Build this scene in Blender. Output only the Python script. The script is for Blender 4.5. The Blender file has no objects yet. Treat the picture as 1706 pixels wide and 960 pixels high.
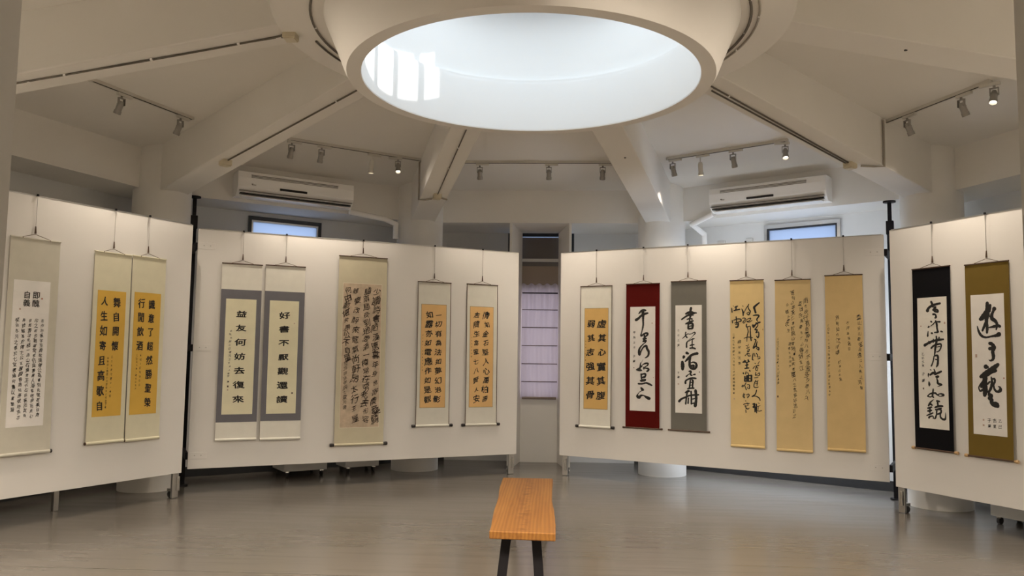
import bpy, bmesh, math, random
from mathutils import Vector, Matrix
R = math.radians
scene = bpy.context.scene
COL = scene.collection
D = 5.1876                 # room centre (0, D); the hall is a regular decagon
AP = 4.62                  # apothem of the column ring
CR = 4.858                 # radius of the column ring

# ---------------------------------------------------------------- camera, sky, sun, exposure
cam = bpy.data.cameras.new('camera'); camera = bpy.data.objects.new('camera', cam); COL.objects.link(camera)
cam.sensor_width = 36.0; cam.lens = 1326.05 / 1706 * 36.0; cam.clip_start = 0.02
fw = Vector((-.050152, .995193, .084112)); rt = Vector((.998696, .04917, .013706)); up = Vector((-.009504, -.08469, .996362))
camera.matrix_world = Matrix(((rt.x, up.x, -fw.x, .1575), (rt.y, up.y, -fw.y, 0), (rt.z, up.z, -fw.z, 1.4), (0, 0, 0, 1)))
scene.camera = camera
scene.view_settings.view_transform = 'Standard'; scene.view_settings.look = 'None'
scene.view_settings.gamma = 1.0; scene.view_settings.use_curve_mapping = False
scene.view_settings.exposure = 0.27
world = bpy.data.worlds.new('sky'); scene.world = world; world.use_nodes = True
bgn = world.node_tree.nodes['Background']; bgn.inputs[0].default_value = (.68, .82, 1.0, 1); bgn.inputs[1].default_value = 2.75
sun = bpy.data.lights.new('sun', 'SUN'); sun.energy = 3.0; sun.angle = R(.6); sun.color = (1, .97, .92)
suno = bpy.data.objects.new('sun', sun); COL.objects.link(suno)
SUN_DIR = Vector((-.94, .34, -.47)).normalized()     # direction the light travels
suno.rotation_euler = SUN_DIR.to_track_quat('-Z', 'Y').to_euler(); suno.location = (6, 2, 9)
LAMP = 56.0                                            # power of one track spotlight washing its own wall
CROSS = 215.0                                          # power of one spotlight aimed across the hall
LAMP_COLOR = (1.0, .85, .68)
try:
    scene.cycles.max_bounces = 10; scene.cycles.diffuse_bounces = 7; scene.cycles.glossy_bounces = 4; scene.cycles.transparent_max_bounces = 8
    scene.cycles.sample_clamp_indirect = 4.0; scene.cycles.use_denoising = True; scene.cycles.caustics_reflective = False
except Exception: pass
def area(name, loc, to, sx, sy, energy, color):
    l = bpy.data.lights.new(name, 'AREA'); l.shape = 'RECTANGLE'; l.size = sx; l.size_y = sy; l.energy = energy; l.color = color
    o = bpy.data.objects.new(name, l); COL.objects.link(o); o.location = loc
    o.rotation_euler = (Vector(to) - Vector(loc)).to_track_quat('-Z', 'Y').to_euler(); return o

area('skylight_daylight', (0, D, 4.205), (0, D, 0), 1.5, 1.5, 14.0, (.80, .91, 1.0))

area('window_daylight', (3.05, 9.34, 1.75), (3.05 - .588, 9.34 - .809, 1.0), .8, 1.1, 60.0, (.82, .90, 1.0))

# ---------------------------------------------------------------- helpers
def mat(name, color, rough=.6, metal=0, bump=0, bscale=40, vary=0, vscale=3, spec=.5, coat=0):
    m = bpy.data.materials.new(name); m.use_nodes = True; nt = m.node_tree; b = nt.nodes['Principled BSDF']
    b.inputs['Base Color'].default_value = (*color, 1); b.inputs['Roughness'].default_value = rough; b.inputs['Metallic'].default_value = metal
    b.inputs['Specular IOR Level'].default_value = spec; b.inputs['Coat Weight'].default_value = coat
    tc = nt.nodes.new('ShaderNodeTexCoord')
    if vary:
        n = nt.nodes.new('ShaderNodeTexNoise'); n.inputs['Scale'].default_value = vscale; n.inputs['Detail'].default_value = 5
        nt.links.new(tc.outputs['Object'], n.inputs['Vector'])
        r = nt.nodes.new('ShaderNodeValToRGB'); r.color_ramp.elements[0].position = .3; r.color_ramp.elements[1].position = .7
        r.color_ramp.elements[0].color = (*[c * (1 - vary) for c in color], 1); r.color_ramp.elements[1].color = (*[min(1, c * (1 + vary)) for c in color], 1)
        nt.links.new(n.outputs['Fac'], r.inputs['Fac']); nt.links.new(r.outputs['Color'], b.inputs['Base Color'])
    if bump:
        n2 = nt.nodes.new('ShaderNodeTexNoise'); n2.inputs['Scale'].default_value = bscale; nt.links.new(tc.outputs['Object'], n2.inputs['Vector'])
        bp = nt.nodes.new('ShaderNodeBump'); bp.inputs['Strength'].default_value = bump; bp.inputs['Distance'].default_value = .002
        nt.links.new(n2.outputs['Fac'], bp.inputs['Height']); nt.links.new(bp.outputs['Normal'], b.inputs['Normal'])
    return m
class MB:
    """collects shapes, then links them as one mesh object"""
    def __init__(s): s.v = []; s.f = []; s.sm = []
    def add(s, v, f, smooth=False):
        o = len(s.v); s.v += [tuple(x) for x in v]; s.f += [tuple(i + o for i in q) for q in f]; s.sm += [smooth] * len(f); return s
    def box(s, x0, x1, y0, y1, z0, z1):
        return s.add([(x0, y0, z0), (x1, y0, z0), (x1, y1, z0), (x0, y1, z0), (x0, y0, z1), (x1, y0, z1), (x1, y1, z1), (x0, y1, z1)],
                     [(0, 3, 2, 1), (4, 5, 6, 7), (0, 1, 5, 4), (1, 2, 6, 5), (2, 3, 7, 6), (3, 0, 4, 7)])
    def prism(s, poly, z0, z1):          # poly counter-clockwise seen from above; z may be lists
        n = len(poly); a = z0 if isinstance(z0, (list, tuple)) else [z0] * n; b = z1 if isinstance(z1, (list, tuple)) else [z1] * n
        v = [(x, y, a[i]) for i, (x, y) in enumerate(poly)] + [(x, y, b[i]) for i, (x, y) in enumerate(poly)]
        return s.add(v, [tuple(range(n - 1, -1, -1)), tuple(range(n, 2 * n))] + [(i, (i + 1) % n, n + (i + 1) % n, n + i) for i in range(n)])
    def cyl(s, p, q, r, r2=None, n=16, caps=True):
        p, q = Vector(p), Vector(q); d = (q - p).normalized(); a = d.orthogonal().normalized(); b = d.cross(a); r2 = r if r2 is None else r2
        v = [p + (a * math.cos(2 * math.pi * i / n) + b * math.sin(2 * math.pi * i / n)) * r for i in range(n)]
        v += [q + (a * math.cos(2 * math.pi * i / n) + b * math.sin(2 * math.pi * i / n)) * r2 for i in range(n)]
        s.add(v, [(i, (i + 1) % n, n + (i + 1) % n, n + i) for i in range(n)], True)
        if caps: s.add(v, [tuple(range(n - 1, -1, -1)), tuple(range(n, 2 * n))])
        return s
    def tube(s, pts, r, n=8):
        pts = [Vector(p) for p in pts]; rings = []; a = None
        for i, p in enumerate(pts):
            d = (pts[min(i + 1, len(pts) - 1)] - pts[max(i - 1, 0)]).normalized()
            a = d.orthogonal().normalized() if a is None else (a - d * a.dot(d)).normalized()
            b = d.cross(a); rings.append([p + (a * math.cos(2 * math.pi * k / n) + b * math.sin(2 * math.pi * k / n)) * r for k in range(n)])
        v = [x for g in rings for x in g]; m = len(pts)
        s.add(v, [(i * n + k, i * n + (k + 1) % n, (i + 1) * n + (k + 1) % n, (i + 1) * n + k) for i in range(m - 1) for k in range(n)], True)
        return s.add(v, [tuple(range(n - 1, -1, -1)), tuple(range((m - 1) * n, m * n))])
    def revolve(s, prof, n=96, c=(0, 0), closed=False):
        m = len(prof); v = []
        for i in range(n):
            a = 2 * math.pi * i / n; v += [(c[0] + r * math.sin(a), c[1] + r * math.cos(a), z) for r, z in prof]
        f = []
        for i in range(n):
            j = (i + 1) % n
            for k in range(m if closed else m - 1): f.append((i * m + k, i * m + (k + 1) % m, j * m + (k + 1) % m, j * m + k))
        return s.add(v, f, True)
    def build(s, name, m, parent=None, bevel=0, seg=2, fix=True):
        me = bpy.data.meshes.new(name); me.from_pydata(s.v, [], s.f)
        me.polygons.foreach_set('use_smooth', s.sm)
        if fix:
            b = bmesh.new(); b.from_mesh(me); bmesh.ops.remove_doubles(b, verts=b.verts, dist=1e-6); bmesh.ops.recalc_face_normals(b, faces=b.faces); b.to_mesh(me); b.free()
        me.materials.append(m); o = bpy.data.objects.new(name, me); COL.objects.link(o)
        if parent: o.parent = parent
        if bevel:
            k = o.modifiers.new('bevel', 'BEVEL'); k.width = bevel; k.segments = seg; k.limit_method = 'ANGLE'; k.angle_limit = R(40)
        if any(s.sm) and len(s.f) < 40000:
            try: me.set_sharp_from_angle(angle=R(40))
            except Exception: pass
        return o
def tag(o, label, cat, group=None):
    o['label'] = label; o['category'] = cat
    if group: o['group'] = group
    return o
def thing(name, label, cat, loc=(0, 0, 0), rz=0, group=None):
    o = bpy.data.objects.new(name, None); COL.objects.link(o); o.location = loc; o.rotation_euler = (0, 0, rz); o.empty_display_size = .1
    return tag(o, label, cat, group)
def struct(o): o['kind'] = 'structure'; return o
def dup(root, loc=None, rot=None, label=None, group=None):
    def cp(o, par):
        c = o.copy(); COL.objects.link(c); c.parent = par
        for ch in [x for x in kids if x.parent == o]: cp(ch, c)
        return c
    kids = list(bpy.data.objects)
    r = cp(root, None)
    if loc is not None: r.location = loc
    if rot is not None: r.rotation_euler = rot
    if label: r['label'] = label
    if group: r['group'] = group
    return r
def P(a, d, t=0, z=0):                    # facet direction a (degrees from +y), distance d from the room centre, t to the right
    a = R(a); return Vector((math.sin(a) * d + math.cos(a) * t, D + math.cos(a) * d - math.sin(a) * t, z))
def slab_z(d): return 3.46 + .163 * (4.65 - d)
def beam_z(r): return 3.562 - .1844 * (r - 1.686)

# ---------------------------------------------------------------- materials
M = dict(
    paint=mat('white wall paint', (.78, .76, .72), .85, bump=.12, bscale=60, vary=.02, vscale=1.5),
    wallpaint=mat('outer wall paint', (.74, .74, .73), .85, bump=.1, bscale=60),
    board=mat('white display board', (.80, .785, .76), .55, vary=.012, vscale=2),
    column=mat('column plaster', (.80, .785, .75), .8, bump=.15, bscale=30, vary=.02),
    black=mat('black steel', (.008, .007, .009), .6, spec=.25), blackmatt=mat('black lacquer', (.012, .008, .008), .35),
    alu=mat('brushed aluminium', (.55, .54, .52), .35, .9), chrome=mat('chrome caster metal', (.7, .69, .67), .2, 1),
    rubber=mat('dark rubber', (.03, .03, .03), .7), acwhite=mat('glossy white plastic', (.95, .94, .92), .12, spec=.6),
    acgrey=mat('grey plastic seam', (.16, .14, .12), .5), acblack=mat('black display window', (.01, .008, .008), .12),
    trackwhite=mat('white track enamel', (.60, .58, .53), .4), headgrey=mat('grey lamp housing', (.30, .285, .26), .4, .3), slot=mat('dark rail slot', (.03, .025, .02), .6),
    cable=mat('grey brown cable', (.10, .085, .065), .6), conduit=mat('grey conduit', (.33, .30, .25), .5), jbox=mat('ivory junction box', (.60, .54, .40), .5),
    cord=mat('brown silk cord', (.10, .06, .03), .8), wire=mat('steel wire', (.30, .28, .26), .4, .6), rod=mat('dark brown rod', (.07, .035, .018), .5),
    tanwood=mat('tan wooden knob', (.50, .33, .16), .45), ink=mat('black ink', (.012, .011, .010), .75), brownink=mat('dried brown ink', (.030, .018, .012), .8),
    seal=mat('red seal paste', (.36, .10, .06), .7), faintseal=mat('faded seal paste', (.50, .36, .30), .8),
    darkframe=mat('dark window frame', (.015, .02, .03), .35), silver=mat('silver window frame', (.62, .64, .66), .3, .8),
    skirting=mat('dark skirting board', (.03, .032, .035), .5), drum=mat('white skylight plaster', (.84, .84, .83), .9),
    plinth=mat('white painted plinth', (.66, .65, .62), .6))
def glassy(name, color, rough=.05, gl=.08):
    m = bpy.data.materials.new(name); m.use_nodes = True; nt = m.node_tree; nt.nodes.remove(nt.nodes['Principled BSDF']); out = nt.nodes['Material Output']
    t = nt.nodes.new('ShaderNodeBsdfTransparent'); t.inputs[0].default_value = (*color, 1)
    g = nt.nodes.new('ShaderNodeBsdfGlossy'); g.inputs['Roughness'].default_value = rough
    x = nt.nodes.new('ShaderNodeMixShader'); x.inputs[0].default_value = gl
    nt.links.new(t.outputs[0], x.inputs[1]); nt.links.new(g.outputs[0], x.inputs[2]); nt.links.new(x.outputs[0], out.inputs[0]); return m
def frosted():
    m = bpy.data.materials.new('frosted window pane'); m.use_nodes = True; nt = m.node_tree; nt.nodes.remove(nt.nodes['Principled BSDF']); out = nt.nodes['Material Output']
    t = nt.nodes.new('ShaderNodeBsdfTranslucent'); t.inputs[0].default_value = (.50, .53, .60, 1); nt.links.new(t.outputs[0], out.inputs[0]); return m
M['pane'] = frosted(); M['dimpane'] = glassy('grey tinted pane', (.13, .115, .115)); M['curtainpane'] = glassy('pane behind the sheer shade', (.90, .78, .72)); M['roofglass'] = glassy('skylight glass', (.95, .97, .98), gl=.03)
def sheer():
    m = bpy.data.materials.new('sheer curtain cloth'); m.use_nodes = True; nt = m.node_tree; nt.nodes.remove(nt.nodes['Principled BSDF']); out = nt.nodes['Material Output']
    a = nt.nodes.new('ShaderNodeBsdfDiffuse'); a.inputs[0].default_value = (.60, .56, .62, 1); b = nt.nodes.new('ShaderNodeBsdfTranslucent'); b.inputs[0].default_value = (.50, .47, .56, 1)
    x = nt.nodes.new('ShaderNodeMixShader'); x.inputs[0].default_value = .45; nt.links.new(a.outputs[0], x.inputs[1]); nt.links.new(b.outputs[0], x.inputs[2]); nt.links.new(x.outputs[0], out.inputs[0]); return m
M['sheer'] = sheer()
def lens():
    m = bpy.data.materials.new('lit lamp lens'); m.use_nodes = True; b = m.node_tree.nodes['Principled BSDF']
    b.inputs['Base Color'].default_value = (.9, .85, .75, 1); b.inputs['Emission Color'].default_value = (1, .86, .66, 1); b.inputs['Emission Strength'].default_value = 7; return m
M['lens'] = lens()
def floor_mat():
    m = bpy.data.materials.new('polished streaked floor'); m.use_nodes = True; nt = m.node_tree; L = nt.links; b = nt.nodes['Principled BSDF']
    tc = nt.nodes.new('ShaderNodeTexCoord')
    def noise(sx, sy, sc, det=6):
        mp = nt.nodes.new('ShaderNodeMapping'); mp.inputs['Scale'].default_value = (sx, sy, 1); L.new(tc.outputs['Object'], mp.inputs['Vector'])
        n = nt.nodes.new('ShaderNodeTexNoise'); n.inputs['Scale'].default_value = sc; n.inputs['Detail'].default_value = det; L.new(mp.outputs[0], n.inputs['Vector']); return n
    n1 = noise(.5, 5, 2.2); n2 = noise(1.2, 30, 1.5, 3); n3 = noise(.6, .8, .9, 3)
    mx = nt.nodes.new('ShaderNodeMath'); mx.operation = 'MULTIPLY_ADD'; L.new(n2.outputs['Fac'], mx.inputs[0]); mx.inputs[1].default_value = .45; L.new(n1.outputs['Fac'], mx.inputs[2])
    mx2 = nt.nodes.new('ShaderNodeMath'); mx2.operation = 'MULTIPLY_ADD'; L.new(n3.outputs['Fac'], mx2.inputs[0]); mx2.inputs[1].default_value = .5; L.new(mx.outputs[0], mx2.inputs[2])
    r = nt.nodes.new('ShaderNodeValToRGB'); r.color_ramp.elements[0].position = .68; r.color_ramp.elements[1].position = 1.25 if False else 1.0
    r.color_ramp.elements[0].color = (.124, .111, .097, 1); r.color_ramp.elements[1].color = (.154, .139, .122, 1); L.new(mx2.outputs[0], r.inputs['Fac'])
    sp = nt.nodes.new('ShaderNodeSeparateXYZ'); L.new(tc.outputs['Object'], sp.inputs[0])
    # sheet joints every 1.8 m across the room
    a = nt.nodes.new('ShaderNodeMath'); a.operation = 'ADD'; L.new(sp.outputs['Y'], a.inputs[0]); a.inputs[1].default_value = 3.9
    q = nt.nodes.new('ShaderNodeMath'); q.operation = 'PINGPONG'; L.new(a.outputs[0], q.inputs[0]); q.inputs[1].default_value = .9
    c = nt.nodes.new('ShaderNodeMath'); c.operation = 'LESS_THAN'; L.new(q.outputs[0], c.inputs[0]); c.inputs[1].default_value = .007
    mix = nt.nodes.new('ShaderNodeMixRGB'); mix.inputs[2].default_value = (.10, .09, .075, 1); L.new(c.outputs[0], mix.inputs[0]); L.new(r.outputs['Color'], mix.inputs[1]); L.new(mix.outputs[0], b.inputs['Base Color'])
    rr = nt.nodes.new('ShaderNodeMapRange'); rr.inputs['To Min'].default_value = .15; rr.inputs['To Max'].default_value = .28; L.new(n1.outputs['Fac'], rr.inputs['Value']); L.new(rr.outputs[0], b.inputs['Roughness'])
    b.inputs['Specular IOR Level'].default_value = .5
    bp = nt.nodes.new('ShaderNodeBump'); bp.inputs['Strength'].default_value = .006; bp.inputs['Distance'].default_value = .004; L.new(n2.outputs['Fac'], bp.inputs['Height']); L.new(bp.outputs[0], b.inputs['Normal'])
    return m
M['floor'] = floor_mat()
def wood_mat():
    m = bpy.data.materials.new('honey pine slab'); m.use_nodes = True; nt = m.node_tree; L = nt.links; b = nt.nodes['Principled BSDF']; tc = nt.nodes.new('ShaderNodeTexCoord')
    mp = nt.nodes.new('ShaderNodeMapping'); mp.inputs['Scale'].default_value = (9, .55, 9); L.new(tc.outputs['Object'], mp.inputs[0])
    n = nt.nodes.new('ShaderNodeTexNoise'); n.inputs['Scale'].default_value = 2.2; n.inputs['Detail'].default_value = 6; n.inputs['Distortion'].default_value = .8; L.new(mp.outputs[0], n.inputs['Vector'])
    w = nt.nodes.new('ShaderNodeTexWave'); w.bands_direction = 'X'; w.inputs['Scale'].default_value = 1.6; w.inputs['Distortion'].default_value = 5; w.inputs['Detail'].default_value = 3; L.new(mp.outputs[0], w.inputs['Vector'])
    a = nt.nodes.new('ShaderNodeMath'); a.operation = 'MULTIPLY_ADD'; L.new(w.outputs['Fac'], a.inputs[0]); a.inputs[1].default_value = .35; L.new(n.outputs['Fac'], a.inputs[2])
    r = nt.nodes.new('ShaderNodeValToRGB'); e = r.color_ramp.elements; e[0].position = .25; e[1].position = .95; e[0].color = (.155, .058, .011, 1); e[1].color = (.27, .122, .028, 1)
    L.new(a.outputs[0], r.inputs['Fac'])
    sp = nt.nodes.new('ShaderNodeSeparateXYZ'); L.new(tc.outputs['Object'], sp.inputs[0])          # the pith: a broken dark streak down the middle
    ad = nt.nodes.new('ShaderNodeMath'); ad.operation = 'ABSOLUTE'; L.new(sp.outputs['X'], ad.inputs[0])
    mr = nt.nodes.new('ShaderNodeMapRange'); mr.inputs['From Min'].default_value = .05; mr.inputs['From Max'].default_value = .0; L.new(ad.outputs[0], mr.inputs['Value'])
    n2 = nt.nodes.new('ShaderNodeTexNoise'); n2.inputs['Scale'].default_value = 14; n2.inputs['Detail'].default_value = 4; L.new(tc.outputs['Object'], n2.inputs['Vector'])
    m2 = nt.nodes.new('ShaderNodeMapRange'); m2.inputs['From Min'].default_value = .48; m2.inputs['From Max'].default_value = .68; L.new(n2.outputs['Fac'], m2.inputs['Value'])
    ml = nt.nodes.new('ShaderNodeMath'); ml.operation = 'MULTIPLY'; L.new(mr.outputs[0], ml.inputs[0]); L.new(m2.outputs[0], ml.inputs[1])
    mx = nt.nodes.new('ShaderNodeMixRGB'); mx.inputs[2].default_value = (.10, .032, .008, 1); L.new(ml.outputs[0], mx.inputs[0]); L.new(r.outputs['Color'], mx.inputs[1])
    L.new(mx.outputs[0], b.inputs['Base Color']); b.inputs['Roughness'].default_value = .5; b.inputs['Specular IOR Level'].default_value = .3
    return m
M['wood'] = wood_mat()

# ---------------------------------------------------------------- the setting
fl = MB().box(-7, 7, -3.5, 12.5, -.1, 0); struct(fl.build('floor', M['floor']))
# sloping ceiling slab, ten facets rising to the skylight ring
c = MB(); do, di = 4.70, 1.52
for k in range(10):
    a0, a1 = k * 36 - 18, k * 36 + 18; k18 = math.cos(R(18))
    q = [P(a0, do / k18), P(a1, do / k18), P(a1, di / k18), P(a0, di / k18)]; zz = [slab_z(do), slab_z(do), slab_z(di), slab_z(di)]
    v = [(p.x, p.y, z) for p, z in zip(q, zz)] + [(p.x, p.y, z + .15) for p, z in zip(q, zz)]
    c.add(v, [(0, 1, 2, 3), (7, 6, 5, 4), (0, 4, 5, 1), (2, 6, 7, 3)])
struct(c.build('ceiling', M['paint']))
SIDES = {0: 'back', 36: 'back_right', 72: 'right', 108: 'front_right', 144: 'near_right', 180: 'near', 216: 'near_left', 252: 'front_left', 288: 'left', 324: 'back_left'}
VL = {}
WO = .60; WO0 = .90        # how far the outer wall stands behind the column line
for k in range(10):
    a = k * 36; w = math.tan(R(18)); zc = 3.62
    # ring beam of this facet
    o1 = (WO0 if a == 0 else WO) + .05; d0, d1 = AP + .03, AP + o1
    q = [P(a, d0, -d0 * w), P(a, d0, d0 * w), P(a, d1, d1 * w), P(a, d1, -d1 * w)]
    b = MB().prism([(p.x, p.y) for p in q][::-1], 3.05, zc); struct(b.build('ring_beam', M['paint']))
    # radial beam over the next column, deeper towards the column
    ab = a + 18; r0, r1 = 1.60, 4.80
    q = [P(ab, r0, -.15), P(ab, r0, .15), P(ab, r1, .15), P(ab, r1, -.15)]
    b = MB().prism([(p.x, p.y) for p in q][::-1], [beam_z(r1), beam_z(r1), beam_z(r0), beam_z(r0)], [3.55, 3.55, 4.02, 4.02])
    struct(b.build('ceiling_beam', M['paint'], bevel=.008))
    p = P(ab, CR); b = MB().revolve([(.02, 0), (.285, 0), (.285, 3.56), (.02, 3.56)], 40, (p.x, p.y)); struct(b.build('round_column', M['column']))
def wall_box(a, d0, d1, t0, t1, z0, z1, mb):
    q = [P(a, d0, t0), P(a, d0, t1), P(a, d1, t1), P(a, d1, t0)]; mb.prism([(p.x, p.y) for p in q][::-1], z0, z1)
def holed(a, d, th, t0, t1, ht0, ht1, hz0, hz1, mb, z1=3.1):
    wall_box(a, d, d + th, t0, ht0, 0, z1, mb); wall_box(a, d, d + th, ht1, t1, 0, z1, mb)
    if hz0 > 0: wall_box(a, d, d + th, ht0, ht1, 0, hz0, mb)
    if hz1 < z1: wall_box(a, d, d + th, ht0, ht1, hz1, z1, mb)
dw = AP + WO; hw = dw * math.tan(R(18))
WIN = {324: (-.455, .43, 2.30, 3.0), 36: (-.43, .455, 1.15, 3.0)}
# where the facets beside the window bay run on to the deeper back wall
xe = (dw - (AP + WO0) * math.cos(R(36))) / math.sin(R(36))
for k in range(1, 10):
    a = k * 36
    if a == 180: continue
    mb = MB(); t0, t1 = -hw - .03, hw + .03
    e = abs(P(36, dw, 0).x - xe) / math.cos(R(36)) + .1
    if a == 36: t0 = -e
    if a == 324: t1 = e
    if a in WIN: holed(a, dw, .14, t0, t1, *WIN[a], mb)
    else: wall_box(a, dw, dw + .14, t0, t1, 0, 3.1, mb)
    struct(mb.build('wall_' + SIDES[a], M['wallpaint']))
    mb = MB(); wall_box(a, dw - .014, dw, t0 + .05, t1 - .05, 0, .11, mb); struct(mb.build('baseboard_' + SIDES[a], M['skirting']))
mb = MB(); holed(0, AP + WO0, .14, -2.0, 2.0, -.44, .45, .84, 3.05, mb); struct(mb.build('wall_back', M['wallpaint']))
# near wall with the doorway the room is seen through, and the passage behind it
mb = MB(); mb.box(-2.3, -.286, .27, .62, 0, 3.1); mb.box(.516, 2.3, .27, .62, 0, 3.1); mb.box(-.286, .516, .27, .62, 2.35, 3.1); struct(mb.build('wall_near', M['paint']))
mb = MB(); mb.box(-1.3, -1.2, -3, .27, 0, 2.7); mb.box(1.4, 1.5, -3, .27, 0, 2.7); mb.box(-1.3, 1.5, -3.1, -3, 0, 2.7); mb.box(-1.3, 1.5, -3.1, .27, 2.6, 2.7); struct(mb.build('wall_passage', M['paint']))
# skylight: lip, flared collar, ring beam, drum and lantern
cc = (0, D)
r = MB().revolve([(1.114, 3.208), (1.2056, 3.208), (1.225, 3.24), (1.265, 3.34), (1.32, 3.47), (1.36, 3.562), (1.686, 3.562), (1.686, 4.06), (1.60, 4.06), (1.35, 4.02), (1.23, 4.0), (1.21, 3.66), (1.119, 3.62)], 128, cc, closed=True)
struct(r.build('trim_1', M['paint']))
struct(MB().revolve([(1.112, 3.215), (1.112, 3.60), (1.155, 3.61), (1.155, 4.16), (1.20, 4.16), (1.20, 3.66), (1.118, 3.63), (1.118, 3.215)], 128, cc, closed=True).build('trim_2', M['drum']))
LT = 4.82                                    # lantern: solid white wall, glazed on the sunny side, white roof
def ring_part(a0, a1, r0, r1, z0, z1, mb, n=48):
    for i in range(n):
        b0, b1 = R(a0 + (a1 - a0) * i / n), R(a0 + (a1 - a0) * (i + 1) / n)
        q = [(math.sin(b) * r, D + math.cos(b) * r) for b, r in ((b0, r0), (b1, r0), (b1, r1), (b0, r1))]; mb.prism(q, z0, z1)
    return mb
OP0, OP1 = 83, 190
struct(ring_part(OP1, OP0 + 360, 1.175, 1.32, 4.14, LT, MB(), 72).build('wall_skylight', M['drum']))
struct(ring_part(OP0, OP1, 1.175, 1.32, 4.14, 4.33, MB(), 36).build('trim_5', M['drum']))
fr = MB(); ring_part(OP0, OP1, 1.175, 1.26, 4.33, 4.35, fr); ring_part(OP0, OP1, 1.175, 1.26, LT - .04, LT, fr); fr = struct(fr.build('window_4', M['silver']))
ring_part(OP0, OP1, 1.215, 1.220, 4.34, LT - .04, MB()).build('pane', M['roofglass'], fr)
for k in range(8):
    b = R(OP0 + 9 + k * 13.2); MB().cyl((math.sin(b) * 1.217, D + math.cos(b) * 1.217, 4.34), (math.sin(b) * 1.217, D + math.cos(b) * 1.217, LT - .03), .036, n=8).build('mullion', M['silver'], fr)
struct(MB().revolve([(.001, LT), (1.33, LT), (1.33, LT + .12), (.001, LT + .12)], 64, cc, closed=True).build('ceiling_skylight', M['drum']))

# windows in the outer wall
def window(n, a, t0, t1, z0, z1, d, frm, pane, inner=None):
    w = .035; mb = MB()
    for (u0, u1, v0, v1) in ((t0, t1, z1 - w * 1.3, z1), (t0, t1, z0, z0 + w), (t0, t0 + w, z0 + w, z1 - w * 1.3), (t1 - w, t1, z0 + w, z1 - w * 1.3)): wall_box(a, d, d + .06, u0, u1, v0, v1, mb)
    o = struct(mb.build('window_%d' % n, frm))
    mb = MB(); wall_box(a, d + .03, d + .036, t0 + w, t1 - w, z0 + w if n != 3 else 2.30, z1 - w * 1.3, mb); mb.build('pane', pane, o)
    if inner:
        mb = MB(); k = .02
        for (u0, u1, v0, v1) in ((t0 + w, t1 - w, z1 - w * 1.3 - k, z1 - w * 1.3), (t0 + w, t0 + w + k, z0 + w, z1 - w * 1.3 - k), (t1 - w - k, t1 - w, z0 + w, z1 - w * 1.3 - k)): wall_box(a, d + .01, d + .05, u0, u1, v0, v1, mb)
        mb.build('sash', inner, o)
    return o
window(1, 324, *WIN[324], dw - .03, M['darkframe'], M['pane'], M['silver'])
window(2, 36, *WIN[36], dw - .03, M['silver'], M['pane'], M['darkframe'])
w3 = window(3, 0, -.44, .45, .84, 3.05, AP + WO0 - .02, M['darkframe'], M['pane'])
mb = MB(); wall_box(0, AP + WO0 - .028, AP + WO0 - .022, -.262, .262, 2.31, 2.992, mb); mb.build('grey_film', mat('grey blackout film', (.17, .155, .15), .7), w3)
mb = MB(); wall_box(0, AP + WO0 + .012, AP + WO0 + .018, -.405, .415, .875, 2.28, mb); mb.build('lower_pane', M['curtainpane'], w3)
mb = MB(); wall_box(0, AP + WO0 - .02, AP + WO0 + .04, -.405, .415, 2.28, 2.32, mb); mb.build('mid_rail', M['darkframe'], w3)
yb = D + AP + WO0
MB().box(-.405, .415, yb - .05, yb - .01, 2.66, 2.70).build('transom', M['plinth'], w3)
MB().box(-.405, .415, yb - .035, yb - .005, 2.30, 2.60).build('blind_board', mat('taupe board', (.30, .24, .19), .8), w3)
# splayed fins either side of the centre window
for s, x0, x1 in ((-1, -.345, -.245), (1, .365, .240)):
    y0, y1 = D + AP + .06, yb - .06; th = .032 * s
    q = [(x0, y0), (x1, y1), (x1 + th, y1), (x0 + th, y0)]
    if s > 0: q = q[::-1]
    struct(MB().prism(q[::-1], 0, 3.05).build('trim_%d' % (3 + (s > 0)), M['paint'], bevel=.002))
struct(MB().box(-.29, .29, yb - .07, yb - .001, 0, .84).build('wall_window_apron', M['paint']))

# ---------------------------------------------------------------- sheer shade in the centre window
sh = thing('roman_shade', 'pale lilac sheer shade with thin rods hanging in the narrow centre window', 'curtain', (0, yb - .10, .84))
mb = MB(); nx, nz = 60, 40; rods = [1.39, 1.165, .93, .69, .45, .215]
rnd = random.Random(4); ph = [rnd.uniform(0, 6) for _ in range(6)]
def fold(x, z):
    k = min(1, max(0, (z - .9) / .6)); u = x * 60
    return .017 * math.sin(u + ph[0] + .6 * math.sin(z * 3)) * (.55 + .45 * k) + .008 * math.sin(u * .43 + ph[1] + z * 2) + .010 * math.sin((z / .235) * math.pi) ** 2 * (z < 1.4)
vs = []
for j in range(nz + 1):
    for i in range(nx + 1):
        x = -.245 + .49 * i / nx; z = 1.51 * j / nz
        if j == nz: z += .012 * math.sin(x * 60 + ph[2])
        if j == 0: z += .02 * (1 - (2 * i / nx - 1) ** 2) * -.5
        vs.append((x, -fold(x, z), z))
mb.add(vs, [(j * (nx + 1) + i, j * (nx + 1) + i + 1, (j + 1) * (nx + 1) + i + 1, (j + 1) * (nx + 1) + i) for j in range(nz) for i in range(nx)], True)
o = mb.build('sheer_cloth', M['sheer'], sh, fix=False)
for i, z in enumerate(rods): MB().cyl((-.236, -.026, z), (.236, -.026, z), .0085 if i == 0 else .0055, n=8).build('shade_rod', M['black'] if i == 0 else M['rod'], sh)
MB().cyl((-.225, -.012, .0), (.225, -.012, .0), .016, n=10).build('hem_bar', mat('taupe hem', (.25, .20, .16), .8), sh)

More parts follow.
